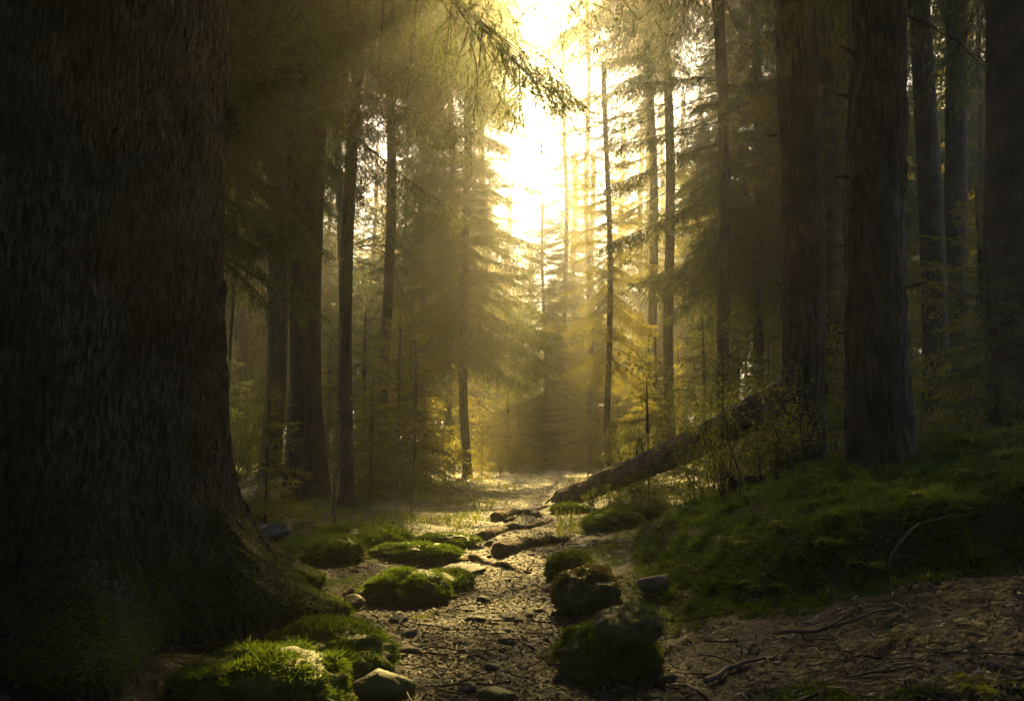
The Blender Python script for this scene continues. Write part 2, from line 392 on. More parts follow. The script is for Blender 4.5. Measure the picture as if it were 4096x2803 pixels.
# ------------------------------------------------------------------ trunks
def trunk_mesh(name, H, rb, rt, sides=20, rings=40, flare=.35, fl=.5, lobes=5, ph=0.0, rough=.03, m=bark, fine=0.0, zpow=1.0, bend=.12, rootdir=None):
    zz = H * np.linspace(0, 1, rings) ** zpow - .35
    th = np.arange(sides) * 2 * math.pi / sides
    Z, TH = np.meshgrid(zz, th, indexing='ij')
    q = np.clip(Z / H, 0, 1)
    R = rb + (rt - rb) * q
    e = np.exp(-np.maximum(Z, -.1) / fl)
    lob = .5 + .5 * np.cos(lobes * TH + ph + 1.3 * np.sin(TH * 2 + ph))
    R = R * (1 + flare * e * (.55 + .9 * lob * e))
    cx, sy = np.cos(TH), np.sin(TH)
    R = R * (1 + rough * fbm(cx * 2.2 + ph, sy * 2.2, Z * 1.2, 3, 31))
    if fine:
        # furrowed bark: long ridges plus flaky scales
        sc_ = rb * 10
        ridge = np.abs(fbm(cx * sc_, sy * sc_, Z * 2.6, 3, 77)); sca = fbm(cx * sc_ * 3, sy * sc_ * 3, Z * 11, 2, 78)
        R = R + fine * (ridge * 2.2 + .55 * sca)
    bx = bend * np.sin(Z * .35 + ph) * np.clip(Z, 0, 2) / 2
    V = np.stack([R * cx + bx, R * sy + bx * .6, Z], -1).reshape(-1, 3)
    i_ = np.arange(rings - 1)[:, None] * sides; j = np.arange(sides)[None]; j2 = (j + 1) % sides
    q4 = np.stack([i_ + j, i_ + j2, i_ + sides + j2, i_ + sides + j], -1).reshape(-1, 4)
    return mesh(name, V, q4, m, smooth=True)

CRS = 1.25
def tipmesh():
    V, Fc, M, T = tube(np.array([[0, 0, 0], [.02, 0, .6], [0, .01, 1.0]]), [.03, .02, .006], 6, 0)
    return mesh('crown', V, Fc, [bark], M, T)
tip_me = tipmesh()
def crown_inst(t, cb, H, rad, nb, src, seed, skip=None):
    rr = np.random.default_rng(seed); Hc = H - cb
    cr = link('crown', tip_me, t, (0, 0, H - 1.0))
    for k in range(nb):
        q = (k + rr.random()) / nb
        R_ = (rad * (1 - q) ** .75 + .25) * rr.uniform(.65, 1.12)
        link('bough', src[rr.integers(len(src))], cr, (0, 0, q * Hc + cb - H + 1.0),
             Matrix(rotm(k * 2.4 + rr.normal() * .5, -.22 + .75 * q ** 1.3 + rr.normal() * .16, rr.normal() * .2).tolist()).to_euler(), R_ / (4.5 if src is boughsBig else 2.6))
def tree(label, bx, tx, Y, wb, wt, H, cb=None, cs=None, cr=1.0, crot=0.0, kind='spruce_tree', hero=0, dbr=(), bg=(), m=bark, lob=5, group=None, flare=.3, stubs=()):
    """bx: pixel column of the base, tx: pixel column of the trunk at the frame's top edge, wb/wt the widths there in pixels"""
    x = x_at(bx, Y); z = gz(x, Y)
    P1 = at(tx, 0, Y); h1 = P1[2] - z
    lean = Vector(((P1[0] - x), 0, h1)).normalized()
    dist = math.hypot(x, Y)
    rb = wb / 2 / F * Y; r1 = wt / 2 / F * (Y + 2) * 1.05
    rt = max(.02, rb + (r1 - rb) * H / h1) if r1 < rb else rb * .6
    t = thing(kind, label, 'tree', (x, Y, z), group)
    t.rotation_euler = Vector((0, 0, 1)).rotation_difference(lean).to_euler()
    kw = [dict(sides=18, rings=30), dict(sides=32, rings=80, rough=.05), dict(sides=130, rings=300, fine=.026, zpow=1.35, rough=.05)][hero]
    link('trunk', trunk_mesh('trunk', H, rb, rt, ph=bx * .37, m=m, lobes=lob, flare=flare, fl=.35, **kw), t)
    if cb is not None:
        if isinstance(cs, tuple):
            crown_inst(t, cb, H, cs[2] * cr * CRS, int(cs[1] * (H - cb) / 16), cs[0], int(bx * 3 + Y))
        else:
            link('crown', cs, t, (0, 0, cb), (0, 0, crot), (cr * CRS, cr * CRS, (H - cb) / 16))
    rr = np.random.default_rng(int(bx * 7 + Y))
    rad = lambda z_: rb + (rt - rb) * z_ / H
    for (z0, z1, n) in dbr:
        for k in range(n):
            zz = rr.uniform(z0, z1); az = rr.uniform(0, 6.283); q = rad(zz) * .8
            link('dead_branch', dead[rr.integers(4)], t, (q * math.cos(az), q * math.sin(az), zz), (rr.normal() * .3, rr.uniform(-.1, .5), az), rr.uniform(.45, 1.0) * .8)
    for (zz, azd) in stubs:
        az = math.radians(azd); q = rad(zz) * .9; l = rr.uniform(.08, .22)
        P = np.array([[0, 0, 0], [l * .5, .01, .02], [l, rr.normal() * .03, rr.uniform(-.02, .06)]])
        V, Fc, M, T = tube(P, [.028, .018, .010], 6, 0, rough=.3)
        link('branch_stub', mesh('branch_stub', V, Fc, [m], M, T), t, (q * math.cos(az), q * math.sin(az), zz), (0, 0, az))
    for (zz, azd, L, dp, light) in bg:     # (height, azimuth in degrees seen from above, 0 = picture right, 270 = towards camera, length, droop, sunlit needles?)
        az = math.radians(azd); q = rad(zz) * .7
        ms = boughsL if light else boughs
        link('bough', ms[rr.integers(len(ms))], t, (q * math.cos(az), q * math.sin(az), zz), (rr.normal() * .15, dp, az), L / 2.6)
    return t

# ---- giant old spruce at the left
gx, gy = x_at(44, 5.6), 5.6
gzz = gz(gx, gy)
T_A = thing('giant_spruce_tree', 'huge old spruce with rough scaly bark and mossy root flare, filling the left edge', 'tree', (gx, gy, gzz))
def giant():
    sides, rings = 400, 420; H = 26
    zz = H * np.linspace(0, 1, rings) ** 2.1 - .45
    th = np.concatenate([np.radians(np.linspace(-155, 25, int(sides * .78), endpoint=False)), np.radians(np.linspace(25, 205, sides - int(sides * .78), endpoint=False))])
    Z, TH = np.meshgrid(zz, th, indexing='ij')
    R = 1.22 + (.28 - 1.22) * np.clip(Z / H, 0, 1) + 0 * TH
    e = np.exp(-np.maximum(Z, -.02) / .62)
    d = lambda a: np.exp(-np.abs((np.angle(np.exp(1j * (TH - math.radians(a) + .12 * noise(Z * 2.5, Z * 0 + a))))) / .17) ** 1.6)
    R = R + .34 * e + e ** 2.4 * (.70 * d(-12) + .75 * d(-52) + .5 * d(-88) + .6 * d(-125) + .45 * d(30) + .4 * d(80) + .5 * d(150) + .4 * d(200))
    cx, sy = np.cos(TH), np.sin(TH)
    R = R + .05 * fbm(cx * 2, sy * 2, Z * .6, 3, 31)
    n1 = fbm(cx * 22, sy * 22, Z * 3.2, 3, 77); n2 = noise(cx * 55, sy * 55, Z * 11, 78); n3 = noise(cx * 42 + 7, sy * 42, Z * 7.5, 79)
    scales = np.clip(n3 * 1.8, -.25, .9)
    R = R + .045 * np.abs(fbm(cx * 9, sy * 9, Z * 1.2, 3, 75)) + .022 * np.abs(n1) * 2 + .020 * scales + .008 * n2 + .03 * fbm(cx * 7, sy * 7, Z * 2, 3, 90) * e
    V = np.stack([R * cx, R * sy, Z], -1).reshape(-1, 3)
    i_ = np.arange(rings - 1)[:, None] * sides; j = np.arange(sides)[None]; j2 = (j + 1) % sides
    q4 = np.stack([i_ + j, i_ + j2, i_ + sides + j2, i_ + sides + j], -1).reshape(-1, 4)
    # only the side facing the clearing needs the fine rings; the crown side is kept too
    return mesh('trunk', V, q4, bark_old, smooth=False), V, q4
ga, gV, gQ = giant()
link('trunk', ga, T_A)


AB = (boughsBig, 230, 2.7); A0 = (boughs, 200, 2.7); A1 = (boughs, 160, 2.5); L0 = (boughsL, 170, 2.8); LD = (boughsL, 300, 2.8); AD = (boughs, 290, 2.6); S0 = (boughs, 64, 2.2); B0, B1, BL = crownB  # AB: crowns widened above the frame to shade the near air
crown_inst(T_A, 7.6, 26, 5.2, 220, boughsBig, 5)
# ---- right-hand trunks
tree('thick dark spruce trunk standing on the moss bank, the nearest one right of the path', 880, 874, 7.6, 57, 46, 25, 9.6, AB, 1.35, 2.0, hero=2, dbr=[(2.5, 7.5, 3)], m=bark, flare=.15, stubs=[(1.2, 190), (2.1, 175), (2.8, 185), (3.7, 170), (4.1, 200), (5.2, 180), (6.3, 178), (1.7, 350), (3.2, 10), (4.9, 240), (5.9, 300)])
tree('dark furrowed spruce trunk behind the bush, with the fallen log leaning up behind it', 799, 790, 9.7, 39, 30, 25, 11.0, AB, 1.25, .5, hero=2, m=bark, lob=4, flare=.34, stubs=[(1.6, 10), (2.6, 190), (3.4, 20), (4.6, 175), (5.3, 0), (6.6, 200)])
tree('straight dark trunk just right of the thickest one on the moss bank', 935, 921, 16, 25, 17.5, 23, 11, A0, 1.0, 4, hero=1, m=bark)
tree('dark trunk third from the right edge, behind a small bare sapling', 962, 952, 18.5, 23, 17, 24, 11.5, A1, 1.0, 1, hero=1, m=bark, flare=.1)
tree('broad trunk cut by the right edge of the picture with a sunlit left rim', 1032, 1018, 10.5, 75, 62, 24, 8.5, A0, 1.2, 3, hero=1, m=bark_red)
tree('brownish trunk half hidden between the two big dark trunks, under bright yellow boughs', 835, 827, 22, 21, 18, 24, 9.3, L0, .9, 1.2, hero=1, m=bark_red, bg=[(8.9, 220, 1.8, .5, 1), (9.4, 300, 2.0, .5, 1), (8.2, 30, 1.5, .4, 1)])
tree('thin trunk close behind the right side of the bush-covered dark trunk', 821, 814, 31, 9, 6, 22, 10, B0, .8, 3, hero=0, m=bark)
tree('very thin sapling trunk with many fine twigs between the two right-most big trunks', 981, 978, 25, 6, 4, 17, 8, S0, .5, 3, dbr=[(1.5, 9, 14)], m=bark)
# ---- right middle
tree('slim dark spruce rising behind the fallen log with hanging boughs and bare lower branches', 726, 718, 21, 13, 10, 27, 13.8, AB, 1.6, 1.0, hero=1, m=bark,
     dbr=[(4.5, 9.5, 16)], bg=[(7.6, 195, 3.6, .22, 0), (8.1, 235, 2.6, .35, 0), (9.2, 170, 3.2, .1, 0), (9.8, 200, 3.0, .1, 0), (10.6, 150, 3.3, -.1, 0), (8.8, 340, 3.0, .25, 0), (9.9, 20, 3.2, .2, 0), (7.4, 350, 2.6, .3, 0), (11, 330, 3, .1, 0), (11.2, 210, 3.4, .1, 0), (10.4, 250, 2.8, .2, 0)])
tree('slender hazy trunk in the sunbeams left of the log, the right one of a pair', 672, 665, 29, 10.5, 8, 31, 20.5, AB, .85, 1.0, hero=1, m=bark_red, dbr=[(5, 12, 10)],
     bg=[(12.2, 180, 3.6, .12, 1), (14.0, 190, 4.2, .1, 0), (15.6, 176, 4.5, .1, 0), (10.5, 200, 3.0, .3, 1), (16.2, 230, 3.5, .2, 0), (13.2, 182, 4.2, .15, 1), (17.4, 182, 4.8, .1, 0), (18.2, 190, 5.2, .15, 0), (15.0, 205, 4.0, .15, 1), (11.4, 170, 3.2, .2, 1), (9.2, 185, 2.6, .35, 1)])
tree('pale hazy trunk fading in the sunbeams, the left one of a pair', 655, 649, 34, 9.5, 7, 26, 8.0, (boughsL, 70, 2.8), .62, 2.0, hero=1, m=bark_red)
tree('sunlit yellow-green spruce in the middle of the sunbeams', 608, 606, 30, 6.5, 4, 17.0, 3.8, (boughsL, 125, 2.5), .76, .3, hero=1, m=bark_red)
tree('dark green spruce with dense boughs behind the furrowed trunk right of the clearing', 760, 756, 25, 11, 8, 22, 5.6, AD, 1.1, 2.2, hero=0, m=bark)
# ---- centre
tree('tall faint spruce against the white sky at the end of the path', 566, 564, 50, 5, 3, 28.5, 7, (boughsL, 160, 2.5), .85, .3, m=bark_red)
tree('shaded cone-shaped spruce in blue haze just left of the far end of the path', 544, 544, 44, 3.5, 2, 15.5, .8, AD, 1.15, 2.3, m=bark)
tree('added tall far spruce just left of the opening, its high crown shading the path', 484, 482, 50, 8, 5.5, 37, 27, AB, 1.25, .3, m=bark)  # invented tree; its high crown keeps sun off the path and near air
tree('added tall far spruce just right of the opening, its high crown shading the path', 650, 647, 53, 8, 5.5, 38, 28, AB, 1.1, .3, m=bark)  # also invented, a shade crown for the right side of the lane
tree('added very tall far spruce just right of the faint central one, its unseen crown shading the foreground', 588, 587, 57, 6, 4, 44, 34, (boughsBig, 140, 2.7), .8, .3, m=bark)  # added sun blocker: crown sits above the frame and shades the foreground
for px, Y, H, cb in [(574, 74, 30, 4), (592, 66, 27, 4), (622, 70, 31, 5), (641, 62, 29, 5), (662, 72, 33, 5), (684, 64, 30, 5), (700, 76, 34, 5), (530, 80, 22, 3), (508, 72, 25, 5)]:
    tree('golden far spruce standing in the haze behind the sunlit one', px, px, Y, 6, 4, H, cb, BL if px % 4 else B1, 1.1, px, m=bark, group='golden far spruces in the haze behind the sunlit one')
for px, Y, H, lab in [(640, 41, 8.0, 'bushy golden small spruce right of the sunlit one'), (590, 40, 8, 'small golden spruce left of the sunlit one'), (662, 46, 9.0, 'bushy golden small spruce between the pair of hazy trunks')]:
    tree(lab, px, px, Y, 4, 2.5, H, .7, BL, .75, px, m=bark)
# ---- left
tree('dark spruce with dense boughs down its right side, slim trunk rooted beside the path', 468, 463, 25, 9, 6.5, 20.5, 4.0, (boughs, 290, 2.6), .88, 1.4, hero=1, m=bark,
     dbr=[(2.2, 5, 10)], bg=[(4.6, 5, 2.4, .35, 0), (5.6, 350, 2.6, .3, 0), (6.8, 10, 2.7, .3, 0), (8.6, 0, 2.6, .2, 0), (10.5, 355, 2.5, .2, 0), (12.4, 5, 2.2, .2, 0)])
tree('thin hazy trunk close left of the slim trunk beside the path', 452, 449, 31, 7, 5, 31, 19.5, AB, 1.35, 3, hero=1, m=bark_red, dbr=[(4, 9, 6)])
tree('thin brown trunk seen through twiggy boughs left of the clearing', 426, 422, 37, 7.5, 5.5, 22, 8.5, B1, .9, 1, m=bark_red, dbr=[(4, 10, 10)])
tree('sunlit slender trunk with tangled hanging twigs on its right', 386, 389, 24, 10.5, 8.5, 25, 11, S0, 1.1, 2, hero=1, m=bark_red, dbr=[(5, 10.5, 16)],
     bg=[(7.6, 340, 2.6, .6, 0), (9.0, 330, 3.0, .5, 0), (10.4, 350, 3.2, .4, 0), (6.6, 325, 2.0, .8, 0)])
tree('slim dark trunk leaning slightly right, rooted on the left moss hummocks', 348, 362, 14, 14, 9.5, 24, 10.4, AB, 1.28, .2, hero=1, m=bark, dbr=[(4, 8, 6)])
tree('thin hazy trunk behind and left of the slim leaning trunk', 339, 341, 28, 8, 6, 21, 9.5, S0, 1, 4, hero=0, m=bark_red, dbr=[(3, 9, 12)])
tree('wide brown hazy trunk, the rightmost of three standing close together on the left', 316, 312, 15.0, 29, 22, 27, 11.0, AB, 1.35, 5, hero=1, m=bark_red)
tree('dark trunk in the middle of three standing close together on the left', 292, 296, 13.2, 18, 15, 23, 7.2, AB, .95, 3.3, hero=1, m=bark)
tree('dark straight trunk, the leftmost of three standing close together on the left', 272, 276, 19.5, 20, 16, 22, 9.2, A0, .95, .9, hero=1, m=bark)
tree('spruce hidden behind the giant trunk with dark boughs hanging out at its right side', 196, 204, 11.0, 13, 10, 18, 4.0, A0, .62, 2.4, hero=0, m=bark,
     bg=[(3.9, 340, 1.5, .5, 0), (4.6, 320, 1.5, .5, 0), (5.3, 350, 1.4, .4, 0), (6.0, 335, 1.5, .4, 0)])
tree('very thin bare trunk right beside the giant trunk', 233, 236, 22, 3.5, 2.5, 13, 6, S0, .5, 1, dbr=[(2, 7, 8)])

# ---- the wood behind: tall spruces
tm = [trunk_mesh('trunk', 24, .24, .05, ph=k * 2.0, m=(bark, bark_red, bark)[k], rough=.05) for k in range(3)]
r2 = np.random.default_rng(23)
placed = []
labs = {('l', 0): 'spruce deep in the wood behind the trunks left of the path', ('r', 0): 'spruce deep in the dark wood behind the big trunks on the right',
        ('c', 0): 'far hazy spruce near the end of the path', ('b', 0): 'unseen spruce of the wood around the path, nearest its beginning'}
def zone_of(x, y, zone):
    px = CX + F * x / max(y, .1); far = y > 58
    if zone == 'b': return ('spruce of the wood around the start of the path, beside the giant trunk' if x < 0 else 'spruce of the wood around the start of the path, right of the moss bank')
    if zone == 'c': return 'faint spruce closing off the far end of the path'
    names = [(232, 'hidden behind the giant trunk'), (285, 'just right of the giant trunk'), (345, 'behind the three close trunks on the left'), (420, 'behind the twiggy boughs left of the clearing'), (500, 'behind the dense dark spruce beside the path'),
             (740, 'behind the middle of the fallen log'), (790, 'behind the raised end of the log'), (850, 'in the gap between the two big dark trunks'), (925, 'right of the thickest trunk on the bank'), (975, 'between the thinner trunks on the right'), (99999, 'beside the trunk at the right edge')]
    for lim, nm in names:
        if px < lim: return ('far pale spruce ' if far else 'dark spruce deep in the wood ') + nm
def bgtree(x, y, zone):
    H = r2.uniform(20, 27); cb = r2.choice([3.0, 5.5, 8.0, 9.5])
    if zone == 'b': cb = r2.uniform(6, 9)
    z = gz(x, y); s = H / 24
    grp = {'l': 'spruces deep in the wood on the left', 'r': 'spruces deep in the wood on the right', 'c': 'far spruces at the end of the path', 'b': 'unseen spruces around the beginning of the path'}[zone]
    lab_ = zone_of(x, y, zone); grp = lab_.replace('spruce', 'spruces', 1)
    t = thing('spruce_tree', lab_, 'tree', (x, y, z - .02), grp, rotz=r2.uniform(0, 6.28))
    t.rotation_euler[0] = r2.normal() * .012; t.rotation_euler[1] = r2.normal() * .012
    link('trunk', tm[r2.integers(3)], t, scale=(s * r2.uniform(.8, 1.2),) * 2 + (s,))
    me = [B0, B1, BL][r2.choice(3, p=[.45, .35, .2])]
    cr = r2.uniform(1.0, 1.3)
    link('crown', me, t, (0, 0, cb), (0, 0, r2.uniform(0, 6.28)), (cr, cr, (H - cb) / 16))
    placed.append((x, y))
def lane(y): return np.interp(y, [10, 25, 45, 70, 110], [5.0, 3.6, 3.2, 2.4, 0.0])
tries = 0
while len(placed) < 165 and tries < 20000:
    tries += 1
    y = r2.uniform(24, 92); x = r2.uniform(-.82, .82) * y + 2
    pc = float(path_x(y)) + .3
    if abs(x - pc) < lane(y) + 1.2: continue
    px = CX + F * x / y
    if y > 33 and (500 < px < 690 or y < 52 and 335 < px < 412): continue
    if y < 34 and (180 < px < 500 or 590 < px < 860): continue
    if any((x - a) ** 2 + (y - b) ** 2 < (2.9 + y * .012) ** 2 for a, b in placed): continue
    bgtree(x, y, 'l' if px < 480 else ('r' if px > 640 else 'c'))
for k in range(16):      # closes the far end of the lane
    bgtree(-14 + k * 2.6 + r2.normal() * .6, 100 + r2.normal() * 5, 'c')
for (x, y) in [(-7.5, 1.5), (-6, -5), (-1.5, -7), (4, -6), (7.5, -2), (8.5, 3.5), (-9.5, 6.5), (12, 7.5), (4.8, 1.5), (-5, 2), (1.5, -3.5), (-4, -1.5), (6.5, -8), (-7.5, -9), (2, -11), (-1, -16), (5, -17), (11, -14), (-13, -13), (17, -4), (-16, -4), (16, 6), (-14, 8), (-5, -21), (4, -23), (-3, -13), (5.5, -12), (-11, -9), (12, -8), (0.5, -19), (-9, -17), (9, -18), (14, 1), (-14, 1)]:  # unseen rest of the wood, thickened to shut out sky light
    bgtree(x, y, 'b')

# ------------------------------------------------------------------ undergrowth
def shrub(r, H=1.4, spread=.5, stems=9, nl=900, ls=.035, m=leaves_m, seed=0):
    parts = []; tips = []
    for k in range(stems):
        a = r.uniform(0, 6.28); n = 7; s = np.linspace(0, 1, n)
        d = np.array([math.cos(a), math.sin(a)]) * spread * r.uniform(.2, 1)
        h = H * r.uniform(.55, 1.0)
        P = np.stack([d[0] * s ** 1.4, d[1] * s ** 1.4, h * s], -1) + np.cumsum(r.normal(size=(n, 3)) * .018 * H, 0) * np.array([1, 1, .3])
        P[0] = [d[0] * .1, d[1] * .1, -.05]
        parts.append(tube(P, np.linspace(.009, .002, n) * H ** .5, 4, 1))
        for j in range(7):
            i_ = r.integers(2, n); b = P[i_]; dd = norm(np.array([r.normal(), r.normal(), r.uniform(.1, 1.2)])); l = H * r.uniform(.10, .28)
            Q_ = b + dd * l * np.linspace(0, 1, 4)[:, None] + r.normal(size=(4, 3)) * .01
            parts.append(tube(Q_, np.linspace(.004, .0015, 4), 3, 1)); tips.append(Q_)
    tips = np.concatenate(tips)
    P = tips[r.integers(len(tips), size=nl)] + r.normal(size=(nl, 3)) * .035 * H
    D = norm(r.normal(size=(nl, 3)) + np.array([0, 0, .3])); W = norm(np.cross(D, r.normal(size=(nl, 3))))
    L = ls * r.uniform(.6, 1.4, nl)[:, None]
    V = np.stack([P, P + D * L * .5 + W * L * .28, P + D * L, P + D * L * .5 - W * L * .28], 1).reshape(-1, 3)
    b = np.arange(nl)[:, None] * 4
    Fc = np.concatenate([b + [0, 1, 2], b + [0, 2, 3]])
    lv = (V, Fc, np.zeros(len(Fc)), np.repeat(r.random(nl), 4))
    V1, F1, M1, T1 = cat_parts(parts)
    V2, F2, M2, T2 = lv
    return mesh('stems', V1, F1, [twig_m], np.zeros(len(F1)), T1), mesh('leaves', V2, F2, [m], None, T2)
shr = [shrub(r0, 1.3, .55, 9, 750, .052), shrub(r0, 1.8, .6, 8, 900, .056), shrub(r0, .7, .5, 12, 900, .042)]
shrbig = [shrub(r0, 3.2, 1.1, 8, 2600, .06), shrub(r0, 4.5, 1.3, 8, 3200, .07)]
def put_shrub(x, y, k, s, label, group=None, src=shr, cat='bush'):
    a, b = src[k]
    t = thing('shrub' if cat == 'bush' else 'sapling', label, cat, (x, y, gz(x, y)), group, rotz=random.uniform(0, 6.28), scale=(s, s, s))
    link('stems', a, t, kind=None); link('leaves', b, t)
    return t
def put_young(x, y, k, s, label, group=None, sz=None):
    t = thing('young_spruce', label, 'young tree', (x, y, gz(x, y)), group, rotz=random.uniform(0, 6.28), scale=(s, s, sz or s))
    link('stem', stem_m, t); link('crown', young[k], t, (0, 0, .12))
    return t
V, Fc, M, T = tube(np.array([[0, 0, -.1], [.01, 0, 1.2], [0, .01, 2.4], [0, 0, 3.1]]), [.028, .02, .012, .004], 6, 0)
stem_m = mesh('stem', V, Fc, [bark], M, T)

# named ones
def gp(px, Y): return x_at(px, Y), Y
for (px, Y, k, s, lab) in [
    (268, 10.5, 1, .62, 'small bright green young spruce at the foot of the giant trunk'),
    (398, 19, 1, 1.35, 'young spruce catching the light behind the left hummocks, below the tangled twigs'),
    (372, 15, 0, .75, 'dark young spruce right of the slim leaning trunk'),
    (424, 20, 1, .7, 'low young spruce left of the slim trunk beside the path'),
    (508, 33, 1, 1.35, 'golden sapling spruce left of the far path'),
    (482, 24, 1, .45, 'bushy little spruce at the right foot of the slim trunk beside the path'),
    (706, 24, 0, 1.5, 'young spruce behind the fallen log at the slim dark trunk'),
    (858, 14, 1, .85, 'young spruce filling the gap between the two big dark trunks'),
    (765, 18, 0, 1.6, 'bluish young spruce behind the raised end of the log'),
    (1000, 9.2, 0, .75, 'young spruce in deep shade before the trunk at the right edge'),
    (590, 36, 1, 1.6, 'golden young spruce right of the far end of the path')]:
    x, y = gp(px, Y); put_young(x, y, k, s, lab)
for k, (px, Y, kk, s_) in enumerate([(530, 46, 1, 1.5), (548, 52, 0, 1.9), (575, 50, 1, 1.3), (598, 47, 1, 2.0), (618, 42, 0, 1.6), (640, 40, 1, 2.1), (518, 40, 1, 1.5), (560, 58, 1, 2.2), (585, 60, 0, 2.6), (660, 46, 1, 2.2), (497, 44, 0, 1.8), (680, 36, 1, 1.7)]):
    x, y = gp(px, Y); put_young(x, y, kk, s_, 'hazy young spruce closing off the far end of the path', 'young spruces closing off the far end of the path')
for k, (px, Y, kk, s_) in enumerate([(500, 27, 2, 1.1), (512, 30, 2, 1.2), (522, 36, 2, 1.2), (600, 30, 2, 1.3), (622, 27, 2, 1.2), (645, 25, 2, 1.4), (610, 35, 0, 1.2), (545, 44, 2, 1.5), (575, 44, 2, 1.5)]):
    x, y = gp(px, Y); put_shrub(x, y, kk, s_, 'low sunlit bush at the edge of the far path', 'low sunlit bushes along the far path')
for (px, Y, kk, s_, lab) in [(590, 14.2, 2, .55, 'low plant under the splintered end of the log'), (612, 13.2, 2, .7, 'leafy plant growing against the lower flank of the log'), (636, 12.4, 2, .85, 'leafy plant under the lower third of the log'), (655, 11.8, 0, .5, 'upright leafy plant before the lower half of the log')]:
    x, y = gp(px, Y); put_shrub(x, y, kk, s_, lab)
for (x, y, s_) in [(-4.6, 1.9, 1.7), (-6.0, 3.0, 1.5), (-2.9, -.1, 1.5), (-2.6, -1.2, 1.9), (-.9, -3.2, 1.6), (-5.4, 1.8, 2.2), (3.6, -.6, 1.7), (4.6, 1.2, 1.5), (2.6, -2.6, 1.8)]:  # out-of-frame occluders, added to block sky light from the viewer's side
    put_young(x, y, 0, s_, 'unseen young spruce added beside the viewer to hold off sky light', 'unseen young spruces added around the viewer')
# the bush in front of the log
for (px, Y, k, s, lab) in [
    (694, 9.2, 1, .66, 'leafy bush with bare stems in front of the middle of the fallen log'),
    (722, 8.6, 1, .66, 'thin-stemmed bush right of the stump hollow, before the log'),
    (672, 9.6, 0, .42, 'low leafy bush at the left end of the thicket before the log'),
    (756, 8.9, 0, .6, 'leafy bush at the left foot of the furrowed dark trunk'),
    (775, 8.6, 2, 1.0, 'low bush on the edge of the moss bank under the furrowed trunk'),
    (742, 11.8, 2, .8, 'sunlit bush under the raised part of the log'),
    (790, 8.9, 1, .62, 'bush covering the foot of the furrowed dark trunk'),
    (718, 10.6, 2, .6, 'bush close against the underside of the log'),
    (965, 11, 1, .55, 'small sapling with bare twigs on the moss bank between two right trunks')]:
    x, y = gp(px, Y); put_shrub(x, y, k, s, lab)
# scattered undergrowth
r3 = np.random.default_rng(5); cnt = 0; pl2 = []
def band(px):
    for lim, nm in [(232, 'behind the giant tree'), (300, 'just right of the giant tree'), (350, 'among the close trunks on the left'), (420, 'behind the left hummocks'), (500, 'around the slim dark spruce beside the path'), (640, 'behind the lower end of the log'),
                    (720, 'behind the middle of the log'), (785, 'behind the raised end of the log'), (850, 'between the two big dark trunks'), (930, 'right of the thickest trunk'), (990, 'between the thinner trunks on the right')]:
        if px < lim: return nm
    return 'by the trunk at the right edge'
zl = lambda px: 'left' if px < 500 else 'right'
while cnt < 130:
    y = 11 + 40 * r3.random() ** 1.1; x = r3.uniform(-.72, .72) * y
    u = x - float(path_x(y)); px = CX + F * x / y
    if abs(u) < 1.6 + .03 * y: continue
    if y < 16 and -6 < u < 0: continue
    if y < 13 and 0 < u < 5: continue
    if any((x - a) ** 2 + (y - b) ** 2 < 1.1 for a, b in pl2): continue
    pl2.append((x, y)); cnt += 1; side = zl(px); dd = 'near' if y < 20 else 'distant' if y < 34 else 'far'
    q = r3.random()
    if q < .42:
        put_young(x, y, int(r3.random() < .5), r3.uniform(.5, 1.9), (l_ := f'{dd} young spruce growing in the undergrowth {band(px)}'), l_)
    elif q < .8:
        put_shrub(x, y, int(r3.integers(3)), r3.uniform(.7, 1.5), (l_ := f'{dd} leafy bush in the undergrowth {band(px)}'), l_)
    else:
        put_shrub(x, y, int(r3.integers(2)), r3.uniform(.7, 1.1), (l_ := f'{dd} tall thin leafy sapling {band(px)}'), l_, shrbig, 'sapling')
for k in range(60):      # far screen of small trees under the crowns
    y = r3.uniform(45, 80); x = r3.uniform(-.7, .7) * y; u = x - float(path_x(y))
    if abs(u) < 3: x += 5 * np.sign(u)
    side = zl(CX + F * x / y)
    put_young(x, y, int(r3.random() < .5), r3.uniform(1.5, 3.2), (l_ := f'small far spruce under the tall ones {band(CX + F * x / y)}'), l_)
# bare thin saplings
def bare(px, Y, H, label, lean=0.0, tw=8):
    x, y = gp(px, Y); r = np.random.default_rng(int(px)); n = 12; s = np.linspace(0, 1, n)
    P = np.stack([lean * H * s + np.cumsum(r.normal(size=n)) * .012 * H, .0 * s, H * s - .1], -1)
    t = thing('bare_sapling', label, 'sapling', (x, y, gz(x, y)))
    V, Fc, M, T = tube(P, np.linspace(.016, .003, n) * (H / 3) ** .5, 6, 0)
    link('stem', mesh('stem', V, Fc, [twig_m], M, T, smooth=True), t)
    for k in range(tw):
        i_ = r.integers(3, n); d = norm(np.array([r.choice([-1, 1]) * r.uniform(.4, 1), r.normal() * .4, r.uniform(.3, 1)])); l = H * r.uniform(.06, .2)
        Q_ = P[i_] + d * l * np.linspace(0, 1, 5)[:, None] + np.cumsum(r.normal(size=(5, 3)), 0) * .012 * H * .5
        parts = [tube(Q_, np.linspace(.006, .002, 5), 4, 0)]
        for j in range(4):
            d2 = norm(d + r.normal(size=3) * .6); parts.append(tube(Q_[r.integers(1, 5)] + d2 * l * .35 * np.linspace(0, 1, 3)[:, None], np.linspace(.004, .0015, 3), 3, 0))
        V, Fc, M, T = cat_parts(parts)
        link('twig', mesh('twig', V, Fc, [twig_m], M, T), t)
bare(337, 11.2, 2.6, 'thin bare sapling just left of the slim leaning trunk', .0)
bare(330, 11.8, 2.0, 'shorter bare sapling beside the thin one on the left hummocks', .04)
